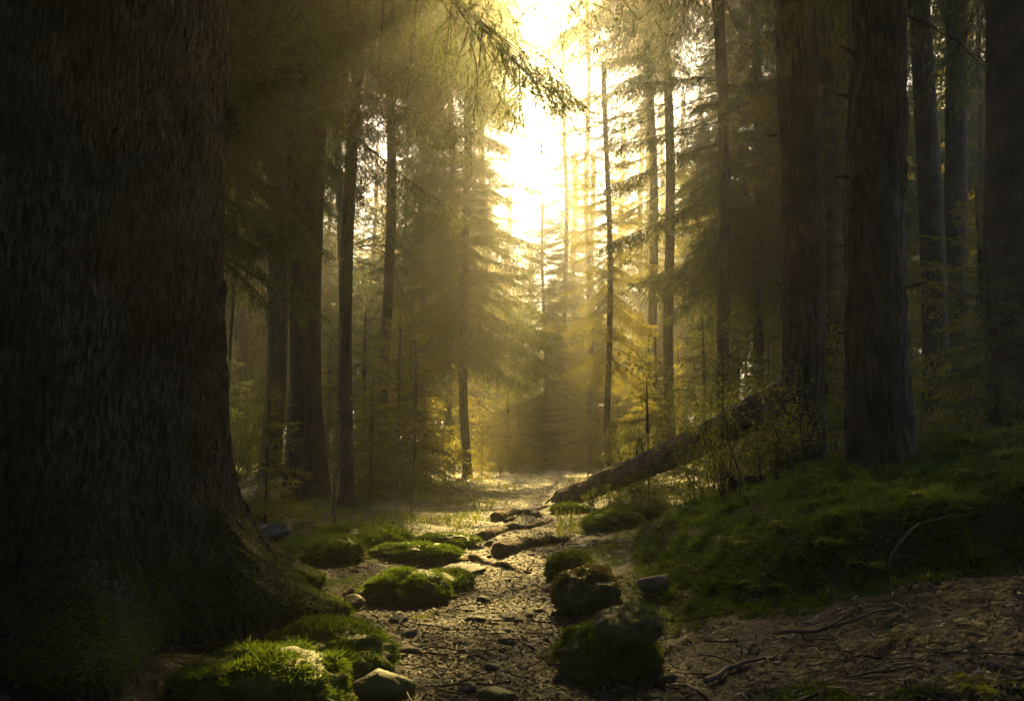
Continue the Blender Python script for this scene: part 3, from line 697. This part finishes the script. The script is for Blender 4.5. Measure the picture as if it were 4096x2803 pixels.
bare(396, 12.5, 1.5, 'small bare sapling behind the left hummocks', .05)
bare(412, 13, 1.7, 'bare sapling bending right behind the left hummocks', .12)
bare(745, 8.3, 1.9, 'dark bare sapling standing highest out of the bush before the log', -.12, 16)
bare(803, 8.0, 1.3, 'thin bare sapling on the moss bank before the furrowed trunk', .02, 6)
bare(970, 9.5, 1.3, 'little sapling with stiff twigs on top of the moss bank, right', .0, 14)

# ------------------------------------------------------------------ moss sprigs and litter
def sprigs(P, N, L, r, m, name, parent=None, k=3, flat=.6, **props):
    n = len(P)
    Pk = np.repeat(P, k, 0); Nk = np.repeat(N, k, 0)
    D = norm(Nk * (1 - flat) + norm(r.normal(size=Pk.shape)) * flat + np.array([0, 0, .12]))
    D = norm(D + Nk * np.clip(-(D * Nk).sum(1, keepdims=True) + .15, 0, None))
    ll = np.repeat(L, k) * r.uniform(.6, 1.3, n * k)
    # arched: base triangle then tip triangle
    V, Fc, _m, _t = slivers(Pk, D, ll, ll * .16, r)
    V = V.reshape(-1, 3, 3); V[:, 2, 2] -= ll * .25; V = V.reshape(-1, 3)
    cl = np.clip(.5 + .55 * fbm(P[:, 0] * 3, P[:, 1] * 3, P[:, 2] * 3, 2, 5), 0, 1)
    T = np.repeat(np.clip(np.repeat(cl, k) * .75 + r.random(n * k) * .35 - .05, 0, 1), 3)
    return link(name, mesh(name, V, Fc, m, None, T), parent, **props)
def ground_pts(n, x0, x1, y0, y1, keep, r, power=1.0):
    y = y0 * (y1 / y0) ** r.random(n); x = r.uniform(x0, x1, n) * (y / y1 if power else 1)
    k = keep(x, y); x, y = x[k], y[k]
    z = g(x, y); e = .03
    N = norm(np.stack([-(g(x + e, y) - z) / e, -(g(x, y + e) - z) / e, np.ones_like(z)], -1))
    return np.stack([x, y, z], -1), N
r4 = np.random.default_rng(9)
P, N = ground_pts(95000, 1.0 * 1.6, 10 * 1.6 * .8, 4.6, 10.2, lambda x, y: bank_d(x, y) < 1.02 + .05 * r4.random(len(x)), r4)
# denser toward the camera side; sprigs lie outwards
cl_ = fbm(P[:, 0] * 7, P[:, 1] * 7, 0, 3, 71)
sprigs(P, N, (.040 + .035 * r4.random(len(P))) * np.clip(1 + 1.6 * cl_, .4, 2), r4, moss_m, 'bank_moss', kind='stuff', k=5, flat=.75)
def patchy(x, y):
    u = np.abs(x - path_x(y)); n = fbm(x * 1.1, y * 1.1, 0, 3, 41)
    return (n > -.06 + .28 * (u < .9) + .6 * (u < .45)) & (bank_d(x, y) > 1.0)
P, N = ground_pts(110000, -13, 13, 3.2, 24, patchy, r4)
P[:, 2] += .01
sprigs(P, N, (.018 + .02 * r4.random(len(P))) * (1 + P[:, 1] * .05), r4, moss_m, 'ground_moss', kind='stuff', k=4, flat=.6)
# thin grass near the far path
def gr(x, y):
    u = np.abs(x - path_x(y)); return (u > .62) & (fbm(x * .6, y * .6, 0, 2, 61) > -.1) & (bank_d(x, y) > 1.02)
P, N = ground_pts(26000, -16, 22, 10, 45, gr, r4)
n = len(P); D = norm(np.stack([r4.normal(size=n) * .35, r4.normal(size=n) * .35, np.ones(n)], -1))
v, f, m_, tt = slivers(P, D, (.06 + .12 * r4.random(n)) * (1 + P[:, 1] * .01), .010 + P[:, 1] * .0006, r4)
link('grass', mesh('grass', v, f, leaves_m, None, tt), kind='stuff')
# leaf and bark litter everywhere in front
def litter(name, n, x0, x1, y0, y1, keep, L0, L1, asp, lift, seed, m, curl=.5):
    r = np.random.default_rng(seed); P, N = ground_pts(n, x0, x1, y0, y1, keep, r); n = len(P)
    D = norm(np.cross(N, norm(r.normal(size=(n, 3))))); W = np.cross(N, D)
    D = norm(D + N * (r.random((n, 1)) - .3) * curl); W = norm(W + N * (r.random((n, 1)) - .5) * curl)
    L = r.uniform(L0, L1, n)[:, None] * (1 + P[:, 1:2] * .03); w_ = L * asp * r.uniform(.6, 1.3, (n, 1))
    P = P + N * lift
    V = np.stack([P - D * L * .5, P + W * w_ + D * L * .1 * r.normal(size=(n, 1)), P + D * L * .5], 1).reshape(-1, 3)
    Fc = np.arange(3 * n).reshape(-1, 3)
    T = np.repeat(r.random(n) ** 1.5, 3)
    return link(name, mesh(name, V, Fc, m, None, T), kind='stuff')
rk = np.random.default_rng(404)
allk = lambda x, y: (bank_d(x, y) > .97) | (rk.random(np.shape(x)) < .12)
litter('leaf_litter', 185000, -20, 22, 3.0, 31, allk, .010, .040, .40, .006, 1, litter_m)
litter('wood_chips', 26000, -10, 11, 3.0, 14, allk, .04, .11, .07, .008, 2, litter_m, .3)
litter('fallen_leaves', 5200, -9, 10, 3.0, 12, allk, .03, .065, .38, .014, 12, litter_m, .9)
# gravel chips on the path: little tetrahedra
def gravel(name, n, seed, keep, s0, s1, m):
    r = np.random.default_rng(seed); P, N = ground_pts(n, -8, 9, 3.2, 30, keep, r); n = len(P)
    base = norm(np.array([[1, 1, 1], [-1, -1, 1], [-1, 1, -1], [1, -1, -1], [0, 0, 1.2]], float))
    Rn = np.array([Matrix.Rotation(a, 3, Vector(b)) for a, b in zip(r.uniform(0, 6.28, 64), norm(r.normal(size=(64, 3))))])
    V = np.einsum('nij,kj->nki', Rn[r.integers(64, size=n)], base) * (r.uniform(s0, s1, n) * (1 + P[:, 1] * .04))[:, None, None]
    V[..., 2] *= .45; V = V + P[:, None] + np.array([0, 0, .004])
    b = np.arange(n)[:, None] * 5
    Fc = np.stack([b + [0, 1, 2], b + [0, 3, 1], b + [0, 2, 3], b + [1, 3, 2], b + [4, 1, 0], b + [4, 2, 1]], 1).reshape(-1, 3)
    link(name, mesh(name, V.reshape(-1, 3), Fc, m, None, np.zeros(n * 5)), kind='stuff')
gravel('gravel', 34000, 3, lambda x, y: np.abs(x - path_x(y)) < .9, .006, .017, stone_m)
# twigs on the floor
def twigs(name, n, seed, x0, x1, y0, y1, keep, m, l0=.12, l1=.5, rad=.003):
    r = np.random.default_rng(seed); P, N = ground_pts(n, x0, x1, y0, y1, keep, r); parts = []
    for p in P:
        a = r.uniform(0, 6.28); l = r.uniform(l0, l1); d = np.array([math.cos(a), math.sin(a)])
        s = np.linspace(-.5, .5, 5); b = r.normal() * .12
        xy = p[:2] + d * (s * l)[:, None] + np.array([-d[1], d[0]]) * (b * l * (s * 2) ** 2 + r.normal(size=5) * .02 * l)[:, None]
        z = g(xy[:, 0], xy[:, 1]) + .012 + np.abs(r.normal()) * .02 + r.uniform(-.02, .05) * s
        parts.append(tube(np.column_stack([xy, z]), np.linspace(rad, rad * .4, 5) * r.uniform(.7, 1.7), 3, 0))
    V, Fc, M, T = cat_parts(parts)
    link(name, mesh(name, V, Fc, [m], M, T), kind='stuff')
twigs('fallen_twigs', 1000, 4, 1.2 * 2, 9, 3.0, 6.2, lambda x, y: bank_d(x, y) > .98, pale_twig, .06, .34, .0022)
twigs('fallen_twigs', 500, 6, -7, 8, 3.2, 12, allk, pale_twig, .05, .3, rad=.0022)
twigs('fallen_twigs', 500, 8, -7, 8, 3.2, 14, allk, twig_m, rad=.005)

# ------------------------------------------------------------------ rocks
def ico(sub_):
    import bmesh
    bm = bmesh.new(); bmesh.ops.create_icosphere(bm, subdivisions=sub_, radius=1)
    V = np.array([v.co[:] for v in bm.verts]); Fc = np.array([[v.index for v in f.verts] for f in bm.faces]); bm.free()
    return V, Fc
I2, I4, I5 = ico(2), ico(4), ico(5)
def rock_shape(I, s, seed, amp=.25, facet=0.0, fr=1.3):
    V, Fc = I; V = V.copy()
    q_ = np.linalg.qr(np.random.default_rng(seed + 5).normal(size=(3, 3)))[0]; W_ = V @ q_ * fr + 10.37
    lr = np.random.default_rng(seed * 3 + 1); ld = norm(lr.normal(size=(9, 3))); la = lr.uniform(-.5, .8, 9)
    d = 1 + amp * (.75 * (np.exp(4.5 * (V @ ld.T - 1)) @ la) + .35 * fbm(W_[:, 0] * 2.3 + seed, W_[:, 1] * 2.3, W_[:, 2] * 2.3, 4, seed))
    if facet:
        r = np.random.default_rng(seed); pl = norm(r.normal(size=(10, 3))); h = r.uniform(.5, .85, 10)
        pr = V @ pl.T; lim = np.where(pr > .05, h / np.maximum(pr, .05), 9).min(1)
        d = np.minimum(d, lim * 1.05)
        d = d + .05 * fbm(V[:, 0] * 6, V[:, 1] * 6, V[:, 2] * 6, 3, seed + 3)
    return V * d[:, None] * np.array(s), Fc
def boulder(label, px, py, s, seed, mossy=True, m=None, mm=None, dens=1.0, ml=.045, sink=.35, rot=0.0, facet=0.0, name='mossy_boulder', cat='boulder', mossy_up=.0, Yoff=0.0):
    p = on_ground(px, py); p[1] += Yoff; p[2] = gz(p[0], p[1])
    t = thing(name, label, cat, (p[0], p[1], p[2] + s[2] * (1 - 2 * sink) * 1.0 - s[2] * .0), rotz=rot)
    s = tuple(np.array(s) * (.9 if mossy else .8)); 
    V, Fc = rock_shape(I5 if s[0] > .2 else I4, s, seed, .5 if mossy else .3, facet, 1.7)
    if mossy:
        U = I5[0] if s[0] > .2 else I4[0]
        V = V * (1 + .13 * fbm(U[:, 0] * 4.5 + 3, U[:, 1] * 4.5, U[:, 2] * 4.5, 3, seed + 9))[:, None]
        V[:, 2] *= 1 - .25 * (V[:, 2] > 0)
    link('stone' if mossy else 'stone', mesh('stone', V, Fc, m or rock_moss, smooth=not facet), t)
    if mossy:
        r = np.random.default_rng(seed); tri = V[Fc]; c = np.cross(tri[:, 1] - tri[:, 0], tri[:, 2] - tri[:, 0]); A = np.linalg.norm(c, axis=1) / 2; N = norm(c)
        okf = (N[:, 2] > mossy_up + .9 * fbm(tri[:, 0, 0] * 5, tri[:, 0, 1] * 5, tri[:, 0, 2] * 5, 3, seed)) ; A = A * okf
        n = int(6400 * A.sum() * dens); 
        if n > 20:
            idx = r.choice(len(A), n, p=A / A.sum()); b = r.random((n, 2)); b = np.where(b.sum(1, keepdims=True) > 1, 1 - b, b)
            P = tri[idx, 0] + b[:, :1] * (tri[idx, 1] - tri[idx, 0]) + b[:, 1:] * (tri[idx, 2] - tri[idx, 0])
            cl_ = fbm(P[:, 0] * 9, P[:, 1] * 9, P[:, 2] * 9, 3, seed)
            sprigs(P, N[idx], ml * r.uniform(.5, 1.1, n) * np.clip(1 + 2.0 * cl_, .35, 1.8) * .85, r, mm or moss_m, 'moss', t, k=5, flat=.7, kind='stuff')
    return t
boulder('big mossy boulder with a pale moss cap beside the path, nearest on the right', 610, 672, (.31, .30, .25), 58, ml=.045, dens=1.6, sink=.34)
boulder('round pale moss-grown stone bulging from the top of the nearest big boulder', 628, 672, (.21, .18, .17), 8, mm=moss_pale, m=rock_m, ml=.026, dens=.9, sink=-.22, cat='stone', name='pale_mossy_stone')
boulder('round brownish moss-capped boulder between the green one and the big one', 588, 606, (.26, .24, .24), 64, mm=moss_brown, ml=.03, dens=1.3, sink=.3)
boulder('green mossy boulder at the right edge of the path, behind the round brownish one', 568, 580, (.24, .24, .25), 12, ml=.04, dens=1.2, sink=.3)
boulder('small mossy boulder touching the brownish one on its far right side', 592, 578, (.2, .2, .14), 13, ml=.035, sink=.3)
boulder('long mossy hump left of the path, the largest there', 405, 600, (.42, .34, .24), 14, ml=.05, dens=1.2, sink=.33)
boulder('lower mossy hump joining the right end of the long hump left of the path', 448, 590, (.26, .25, .16), 15, ml=.045, sink=.33)
boulder('moss hummock under the slim leaning trunk on the left', 358, 548, (.62, .5, .24), 16, ml=.06, dens=.9, sink=.38, name='moss_hummock', cat='hummock')
boulder('moss hummock between the bright-edged root and the left trunks', 318, 560, (.5, .45, .2), 17, ml=.06, dens=.9, sink=.4, name='moss_hummock', cat='hummock')
boulder('long low moss hummock behind the largest hump left of the path', 415, 560, (.5, .3, .16), 18, ml=.05, dens=.8, sink=.36, name='moss_hummock', cat='hummock')
boulder('low green hummock nearest the path behind the flat root slab', 445, 545, (.45, .25, .14), 19, ml=.05, dens=.8, sink=.36, name='moss_hummock', cat='hummock')
boulder('dark mossy mound in the near left foreground, right of the giant roots', 330, 668, (.42, .34, .26), 20, ml=.05, dens=1.0, sink=.36)
boulder('dark mossy mound at the bottom left, next to the lichen rock', 270, 690, (.42, .36, .22), 21, ml=.05, dens=1.0, sink=.36)
boulder('mossy knob on the root of the giant trunk', 232, 622, (.26, .24, .22), 22, ml=.045, dens=1.2, sink=.25)
boulder('moss hummock right of the path under the lower end of the log', 610, 530, (.42, .4, .24), 23, ml=.05, dens=1.0, sink=.35, name='moss_hummock', cat='hummock')
boulder('moss hummock right behind the one under the lower end of the log', 642, 522, (.5, .4, .26), 24, ml=.05, dens=1.0, sink=.35, name='moss_hummock', cat='hummock')
boulder('small green hummock right at the splintered end of the log', 570, 512, (.36, .3, .14), 25, ml=.05, dens=.8, sink=.33, name='moss_hummock', cat='hummock')
boulder('grey lichen-spotted rock at the bottom edge left of the path', 384, 700, (.20, .16, .13), 31, mossy=False, m=rock_m, facet=1, sink=.3, name='lichen_rock', cat='rock', rot=.4)
boulder('pale broken grey rock in the hollow left of the moss bank', 655, 592, (.19, .15, .11), 33, mossy=False, m=stone_m, facet=1, sink=.25, name='grey_rock', cat='rock', rot=.6)
boulder('pale grey rock beside the path, right below the long mossy hump', 398, 622, (.11, .09, .06), 35, mossy=False, m=stone_m, facet=1, sink=.3, name='grey_rock', cat='rock', rot=.2)
boulder('dark stone at the left end of the long mossy hump', 352, 610, (.12, .11, .09), 36, mossy=False, m=rock_m, facet=1, sink=.3, name='grey_rock', cat='rock')
boulder('flat grey stone in the middle of the bottom edge', 500, 700, (.16, .12, .06), 38, mossy=False, m=rock_m, facet=1, sink=.35, name='flat_stone', cat='stone')
boulder('small rounded stone at the bottom edge right of the lichen rock', 466, 694, (.07, .06, .05), 39, mossy=False, m=stone_m, facet=1, sink=.3, name='flat_stone', cat='stone')
boulder('dark stone lying alone in the middle of the path', 480, 622, (.07, .06, .045), 40, mossy=False, m=rock_m, facet=1, sink=.3, name='dark_stone', cat='stone')
boulder('pale heap of stones behind the root of the giant trunk', 275, 540, (.28, .2, .13), 41, mossy=False, m=stone_m, facet=1, sink=.3, name='stone_heap', cat='stone')
boulder('flat light stone beside the left root of the giant trunk', 320, 612, (.10, .08, .05), 42, mossy=False, m=stone_m, facet=1, sink=.3, name='flat_stone', cat='stone')
boulder('flat slab of pale rock lit by the sun left of the path bend', 458, 572, (.36, .2, .07), 43, mossy=False, m=stone_m, facet=1, sink=.3, name='rock_slab', cat='rock')
# loose stones
st = [mesh('stone', *(lambda q: (q[0], q[1], stone_m))(rock_shape(I2, (1, .8, .55), 60 + k, .3, 1))) for k in range(5)]
r5 = np.random.default_rng(31); k = 0
while k < 235:
    y = 3.4 * (11 / 3.4) ** r5.random(); x = float(path_x(y)) + r5.normal() * (.75 if k % 3 else 1.6) - (.5 if k % 2 else 0)
    if bank_d(np.array([x]), np.array([y]))[0] < 1.05: continue
    s = r5.uniform(.016, .05) * (1 + y * .04) * (1.5 if k % 7 == 0 else 1); k += 1
    near = ('near' if y < 5 else 'middle' if y < 8 else 'far') + (' part of the path' if abs(x - path_x(y)) < .6 else ' left edge of the path' if x < path_x(y) else ' right edge of the path')
    link('loose_stone', st[r5.integers(5)], None, (x, y, gz(x, y) + s * .08), (r5.normal() * .2, r5.normal() * .2, r5.uniform(0, 6.28)), s,
         label=f'small grey stone lying loose on or beside the {near}', category='stone', group=f'loose stones on the {near}')

def fern(r, n=8):
    parts = []
    for k in range(n):
        a = k * 2.4 + r.normal() * .3; L = r.uniform(.16, .30); s = np.linspace(0, 1, 12)
        ax = np.stack([L * s * math.cos(a), L * s * math.sin(a), L * (1.0 * s - .95 * s ** 2)], -1)
        tn = norm(np.gradient(ax, axis=0)); sd_ = norm(np.cross(tn, [0, 0, 1.0]))
        for sg in (-1, 1):
            D = norm(sd_ * sg + tn * .5 + r.normal(size=(12, 3)) * .12 - np.array([0, 0, .2]))
            parts.append(slivers(ax, D, L * .32 * np.sin(np.clip(s * 2.7 + .35, 0, 3.1)), np.full(12, .018), r))
        parts.append(slivers(ax[:1], norm(ax[-1:] - ax[:1] + np.array([[0, 0, L * .2]])), np.array([L]), np.array([.006]), r))
    V, Fc, M, T = cat_parts(parts)
    return mesh('fronds', V, Fc, [leaves_m], None, T)
ferns = [fern(r0) for _ in range(4)]
for k, (px, py, s_, lab) in enumerate([(575, 608, .55, 'small fern on the left shoulder of the nearest mossy boulder'), (655, 650, .7, 'fern at the right foot of the nearest mossy boulder'), (560, 662, .6, 'fern at the left foot of the nearest mossy boulder'),
        (700, 575, .9, 'fern at the left end of the moss bank'), (742, 548, 1.0, 'fern halfway up the left part of the moss bank'), (790, 530, 1.0, 'fern on the moss bank below the furrowed trunk'), (838, 545, 1.0, 'fern on the steep front of the moss bank below the thickest trunk'),
        (930, 500, 1.1, 'fern on the moss bank right of the thickest trunk'), (985, 478, 1.1, 'fern high on the moss bank near the right edge'), (765, 590, .8, 'fern at the bottom edge of the moss bank'), (870, 575, .8, 'fern below the moss bank beside the arched branch'),
        (330, 560, .8, 'fern among the left moss hummocks, nearest the giant tree'), (385, 532, .9, 'fern behind the left moss hummocks'), (420, 618, .5, 'tiny fern at the left edge of the path before the long hump'), (300, 640, .8, 'fern between the giant roots and the near mossy mound'),
        (445, 520, .9, 'fern at the far left edge of the path, by the root humps'), (612, 548, .7, 'fern behind the green mossy boulder'), (640, 555, .7, 'fern in the hollow before the right hummocks'), (240, 690, .8, 'fern in the bottom left corner under the giant tree'), (980, 690, .8, 'fern in the bottom right corner on the litter slope'), (900, 640, .5, 'tiny fern alone on the litter slope')]):
    p = on_ground(px, py); t = thing('fern', lab, 'fern', (p[0], p[1], p[2] + (.22 if k == 0 else -.01)), rotz=k * 1.3, scale=(s_,) * 3); link('fronds', ferns[k % 4], t)
# ------------------------------------------------------------------ fallen log, stump, roots
def logth():
    a = on_ground(556, 505); a[2] += .10
    b = at(776, 398, 11.2)
    d = b - a; Lg = float(np.linalg.norm(d))
    t = thing('fallen_log', 'long fallen trunk leaning up to the right from the path, with splintered lower end', 'log', a)
    t.rotation_euler = Vector((1, 0, 0)).rotation_difference(Vector(d).normalized()).to_euler()
    n = 110; sides = 48; L2 = Lg * 1.12
    xx = np.linspace(0, L2, n); th = np.arange(sides) * 2 * math.pi / sides
    XX, TH = np.meshgrid(xx, th, indexing='ij')
    R = .17 + .08 * XX / L2
    cx, sy = np.cos(TH), np.sin(TH)
    R = R * (1 + .22 * fbm(cx * 1.5 + 5, sy * 1.5 + 2, XX * 1.1, 4, 4)) + .022 * np.abs(fbm(cx * 7, sy * 7, XX * 1.3, 3, 5)) * 2
    R = R * (.25 + .75 * ss((XX + .15 * noise(cx * 4, sy * 4, 0 * XX, 6)) / .35))
    jag = .35 * noise(cx * 3, sy * 3, 0 * XX, 9) * (1 - XX / L2) ** 6
    V = np.stack([XX + jag, R * cx, R * sy - .10 * np.sin(XX / L2 * math.pi)], -1).reshape(-1, 3)
    i_ = np.arange(n - 1)[:, None] * sides; j = np.arange(sides)[None]; j2 = (j + 1) % sides
    q4 = np.stack([i_ + j, i_ + sides + j, i_ + sides + j2, i_ + j2], -1).reshape(-1, 4)
    link('trunk', mesh('trunk', V, q4, bark_log, smooth=True), t)
    r = np.random.default_rng(3)
    for k in range(7):
        x = r.uniform(.5, L2 * .9); a_ = r.uniform(-.5, 3.0); rr = .17 + .08 * x / L2
        P = np.array([[x, 0, 0]]) + np.array([[.3, math.cos(a_), math.sin(a_)]]) * (rr * .7 + np.linspace(0, .22, 4)[:, None]) * np.array([[1, 1, 1]])
        V2, F2, M2, T2 = tube(P, [.022, .016, .012, .006], 6, 0); link('branch_stub', mesh('branch_stub', V2, F2, [bark_log], M2, T2), t)
    for k in range(5):    # splinters at the end
        a_ = r.uniform(0, 6.28); P = np.array([[.3, .1 * math.cos(a_), .1 * math.sin(a_)], [0, .12 * math.cos(a_), .12 * math.sin(a_) - .03], [-.25 - .2 * r.random(), .12 * math.cos(a_), .08 * math.sin(a_) - .05]])
        V2, F2, M2, T2 = tube(P, [.035, .025, .006], 5, 0); link('splinter', mesh('splinter', V2, F2, [bark_log], M2, T2), t)
    # moss along the flank
    nn = 3600; x = L2 * r.uniform(.08, .75, nn); a_ = r.normal(3.75, .40, nn); kk = fbm(x * 1.4, a_, 0, 3, 3) > -.05; x, a_ = x[kk], a_[kk]
    rr = .18 + .08 * x / L2; P = np.stack([x, rr * np.cos(a_), rr * np.sin(a_) - .10 * np.sin(x / L2 * math.pi)], -1); N = np.stack([0 * x, np.cos(a_), np.sin(a_)], -1)
    sprigs(P, N, .03 * r.uniform(.6, 1.3, len(P)), r, moss_m, 'moss', t, k=3, flat=.6, kind='stuff')
logth()
def root(label, pts, r0_, r1_, m=bark_log, name='tree_root', lift=0.0, cat='root'):
    P = np.array([on_ground(*p) for p in pts]); n = 40
    t_ = np.linspace(0, len(P) - 1, n); Q_ = np.stack([np.interp(t_, range(len(P)), P[:, k]) for k in range(3)], -1)
    Q_[1:-1] = (Q_[:-2] + 2 * Q_[1:-1] + Q_[2:]) / 4; Q_[1:-1] = (Q_[:-2] + 2 * Q_[1:-1] + Q_[2:]) / 4
    rr = np.linspace(r0_, r1_, n); zz_ = g(Q_[:, 0], Q_[:, 1]); zz_ = np.convolve(np.pad(zz_, 6, mode='edge'), np.ones(13) / 13, 'valid'); Q_[:, 2] = zz_ + rr * .5 + lift + (.02 if r0_ > .02 else .004) * np.sin(np.arange(n) * .5)
    Q_[-1, 2] -= .03
    V, Fc, M, T = tube(Q_, rr, 14, 0, seed=int(pts[0][0]), rough=.35 if r0_ > .025 else .08)
    c = Q_[0].copy(); o = link(name, mesh(name, V - c, Fc, [m], M, T, smooth=True), None, c, label=label, category=cat)
root('thick sunlit root ridge crossing the path at its bend', [(498, 556), (520, 549), (545, 543), (568, 540)], .10, .04)
root('second root crossing the path just behind the sunlit ridge', [(482, 540), (505, 530), (535, 527), (552, 520)], .07, .03)
root('dark root hump across the path below the lower end of the log', [(495, 521), (515, 514), (540, 517)], .09, .05)
root('root running along the left side of the path into the flat slab', [(440, 566), (470, 560), (500, 566), (530, 575)], .05, .02)
root('thin forked root reaching from the giant trunk towards the path', [(292, 606), (320, 604), (345, 596), (372, 588)], .05, .018)
root('thin crooked root left of the long mossy hump', [(310, 622), (335, 608), (368, 600)], .03, .012)
root('broken branch lying before the splintered end of the log', [(505, 522), (530, 512), (556, 503)], .03, .015, m=bark)
root('bleached driftwood-like branch piece on the lower right slope', [(706, 688), (732, 674), (766, 662)], .016, .008, m=pale_twig, name='bleached_branch', cat='branch', lift=.02)
root('long pale branch lying across the litter slope at the lower right', [(780, 640), (850, 625), (905, 612)], .012, .005, m=pale_twig, name='bleached_branch', cat='branch', lift=.03)
# arched thin branch on the bank
p0 = on_ground(888, 585); p1 = on_ground(990, 518); s = np.linspace(0, 1, 20)[:, None]
P = p0 + (p1 - p0) * s; P[:, 2] = g(P[:, 0], P[:, 1]) + .16 * np.sin(s[:, 0] ** .6 * math.pi) + .02; P[:, 0] -= .10 * np.sin(s[:, 0] * math.pi)
V, Fc, M, T = tube(P - p0, np.linspace(.007, .003, 20), 6, 0)
link('arched_branch', mesh('arched_branch', V, Fc, [pale_twig], M, T, smooth=True), None, p0, label='thin pale branch arching over the lower edge of the moss bank', category='branch')
# stump / upturned root hollow
p = at(747, 500, 8.9); p[2] = gz(p[0], p[1]) - .02; t = thing('rotten_stump', 'low rotten dark stump in the hollow behind the moss bank, under the bush', 'stump', p)
rot_m, _t, _b = mat('rotten_wood'); _b.inputs['Base Color'].default_value = (.022, .014, .010, 1); _b.inputs['Roughness'].default_value = .9
def stump():
    sides, n = 60, 26; th = np.arange(sides) * 2 * math.pi / sides
    Z, TH = np.meshgrid(np.linspace(-.15, .09, n), th, indexing='ij'); cx, sy = np.cos(TH), np.sin(TH)
    R = .17 * (1 + .5 * np.exp(-np.maximum(Z + .1, 0) / .12)) * (1 + .5 * fbm(cx * 1.7 + 3.3, sy * 1.7 + 1.2, Z * 3, 4, 8))
    Zt = Z * (1 + .5 * noise(cx * 3, sy * 3, 0 * Z, 3))
    V = np.stack([R * cx, R * sy, Zt], -1); inner = V[-1] * np.array([.75, .75, 1]); floor = inner * np.array([.6, .6, .2])
    V = np.concatenate([V.reshape(-1, 3), inner, floor]); n2 = n + 2
    i_ = np.arange(n2 - 1)[:, None] * sides; j = np.arange(sides)[None]; j2 = (j + 1) % sides
    return mesh('stump_wood', V, np.stack([i_ + j, i_ + j2, i_ + sides + j2, i_ + sides + j], -1).reshape(-1, 4), rot_m, smooth=True)
link('stump_wood', stump(), t)
rr_ = np.random.default_rng(2)
for k in range(2):
    a = rr_.uniform(2.5, 6.5); l = rr_.uniform(.25, .5); s = np.linspace(0, 1, 6)[:, None]
    P = np.array([[.2 * math.cos(a), .2 * math.sin(a), .12]]) + np.array([[math.cos(a), math.sin(a), -.2]]) * l * s + np.array([[0, 0, .04]]) * np.sin(s * 3) - np.array([[0, 0, .10]])
    P = P + np.cumsum(rr_.normal(size=(6, 3)), 0) * .03; V, Fc, M, T = tube(P, np.linspace(.02, .004, 6), 6, 0); link('root', mesh('root', V, Fc, [rot_m], M, T), t)

# moss on the giant's root flare
tri = gV[gQ]; c = np.cross(tri[:, 1] - tri[:, 0], tri[:, 3] - tri[:, 0]); A = np.linalg.norm(c, axis=1); N = norm(c); ce = tri.mean(1)
azz = np.arctan2(ce[:, 1], ce[:, 0])
wgt = A * (ce[:, 2] > -.1) * (ce[:, 2] < .8) * (azz < .6) * (azz > -2.4) * np.clip(1.0 - ce[:, 2] / .5 + .7 * fbm(ce[:, 0] * 2.5, ce[:, 1] * 2.5, ce[:, 2] * 1.5, 3, 66), 0, 1) ** 1.5
r6 = np.random.default_rng(77); n = 26000; idx = r6.choice(len(A), n, p=wgt / wgt.sum())
P = tri[idx, 0] + r6.random((n, 1)) * (tri[idx, 1] - tri[idx, 0]) + r6.random((n, 1)) * (tri[idx, 3] - tri[idx, 0])
Nn = norm(np.column_stack([np.cos(azz[idx]), np.sin(azz[idx]), np.full(n, .2)]))
sprigs(P, Nn, .03 * r6.uniform(.6, 1.3, n), r6, moss_m, 'moss', T_A, k=2, flat=.6, kind='stuff')
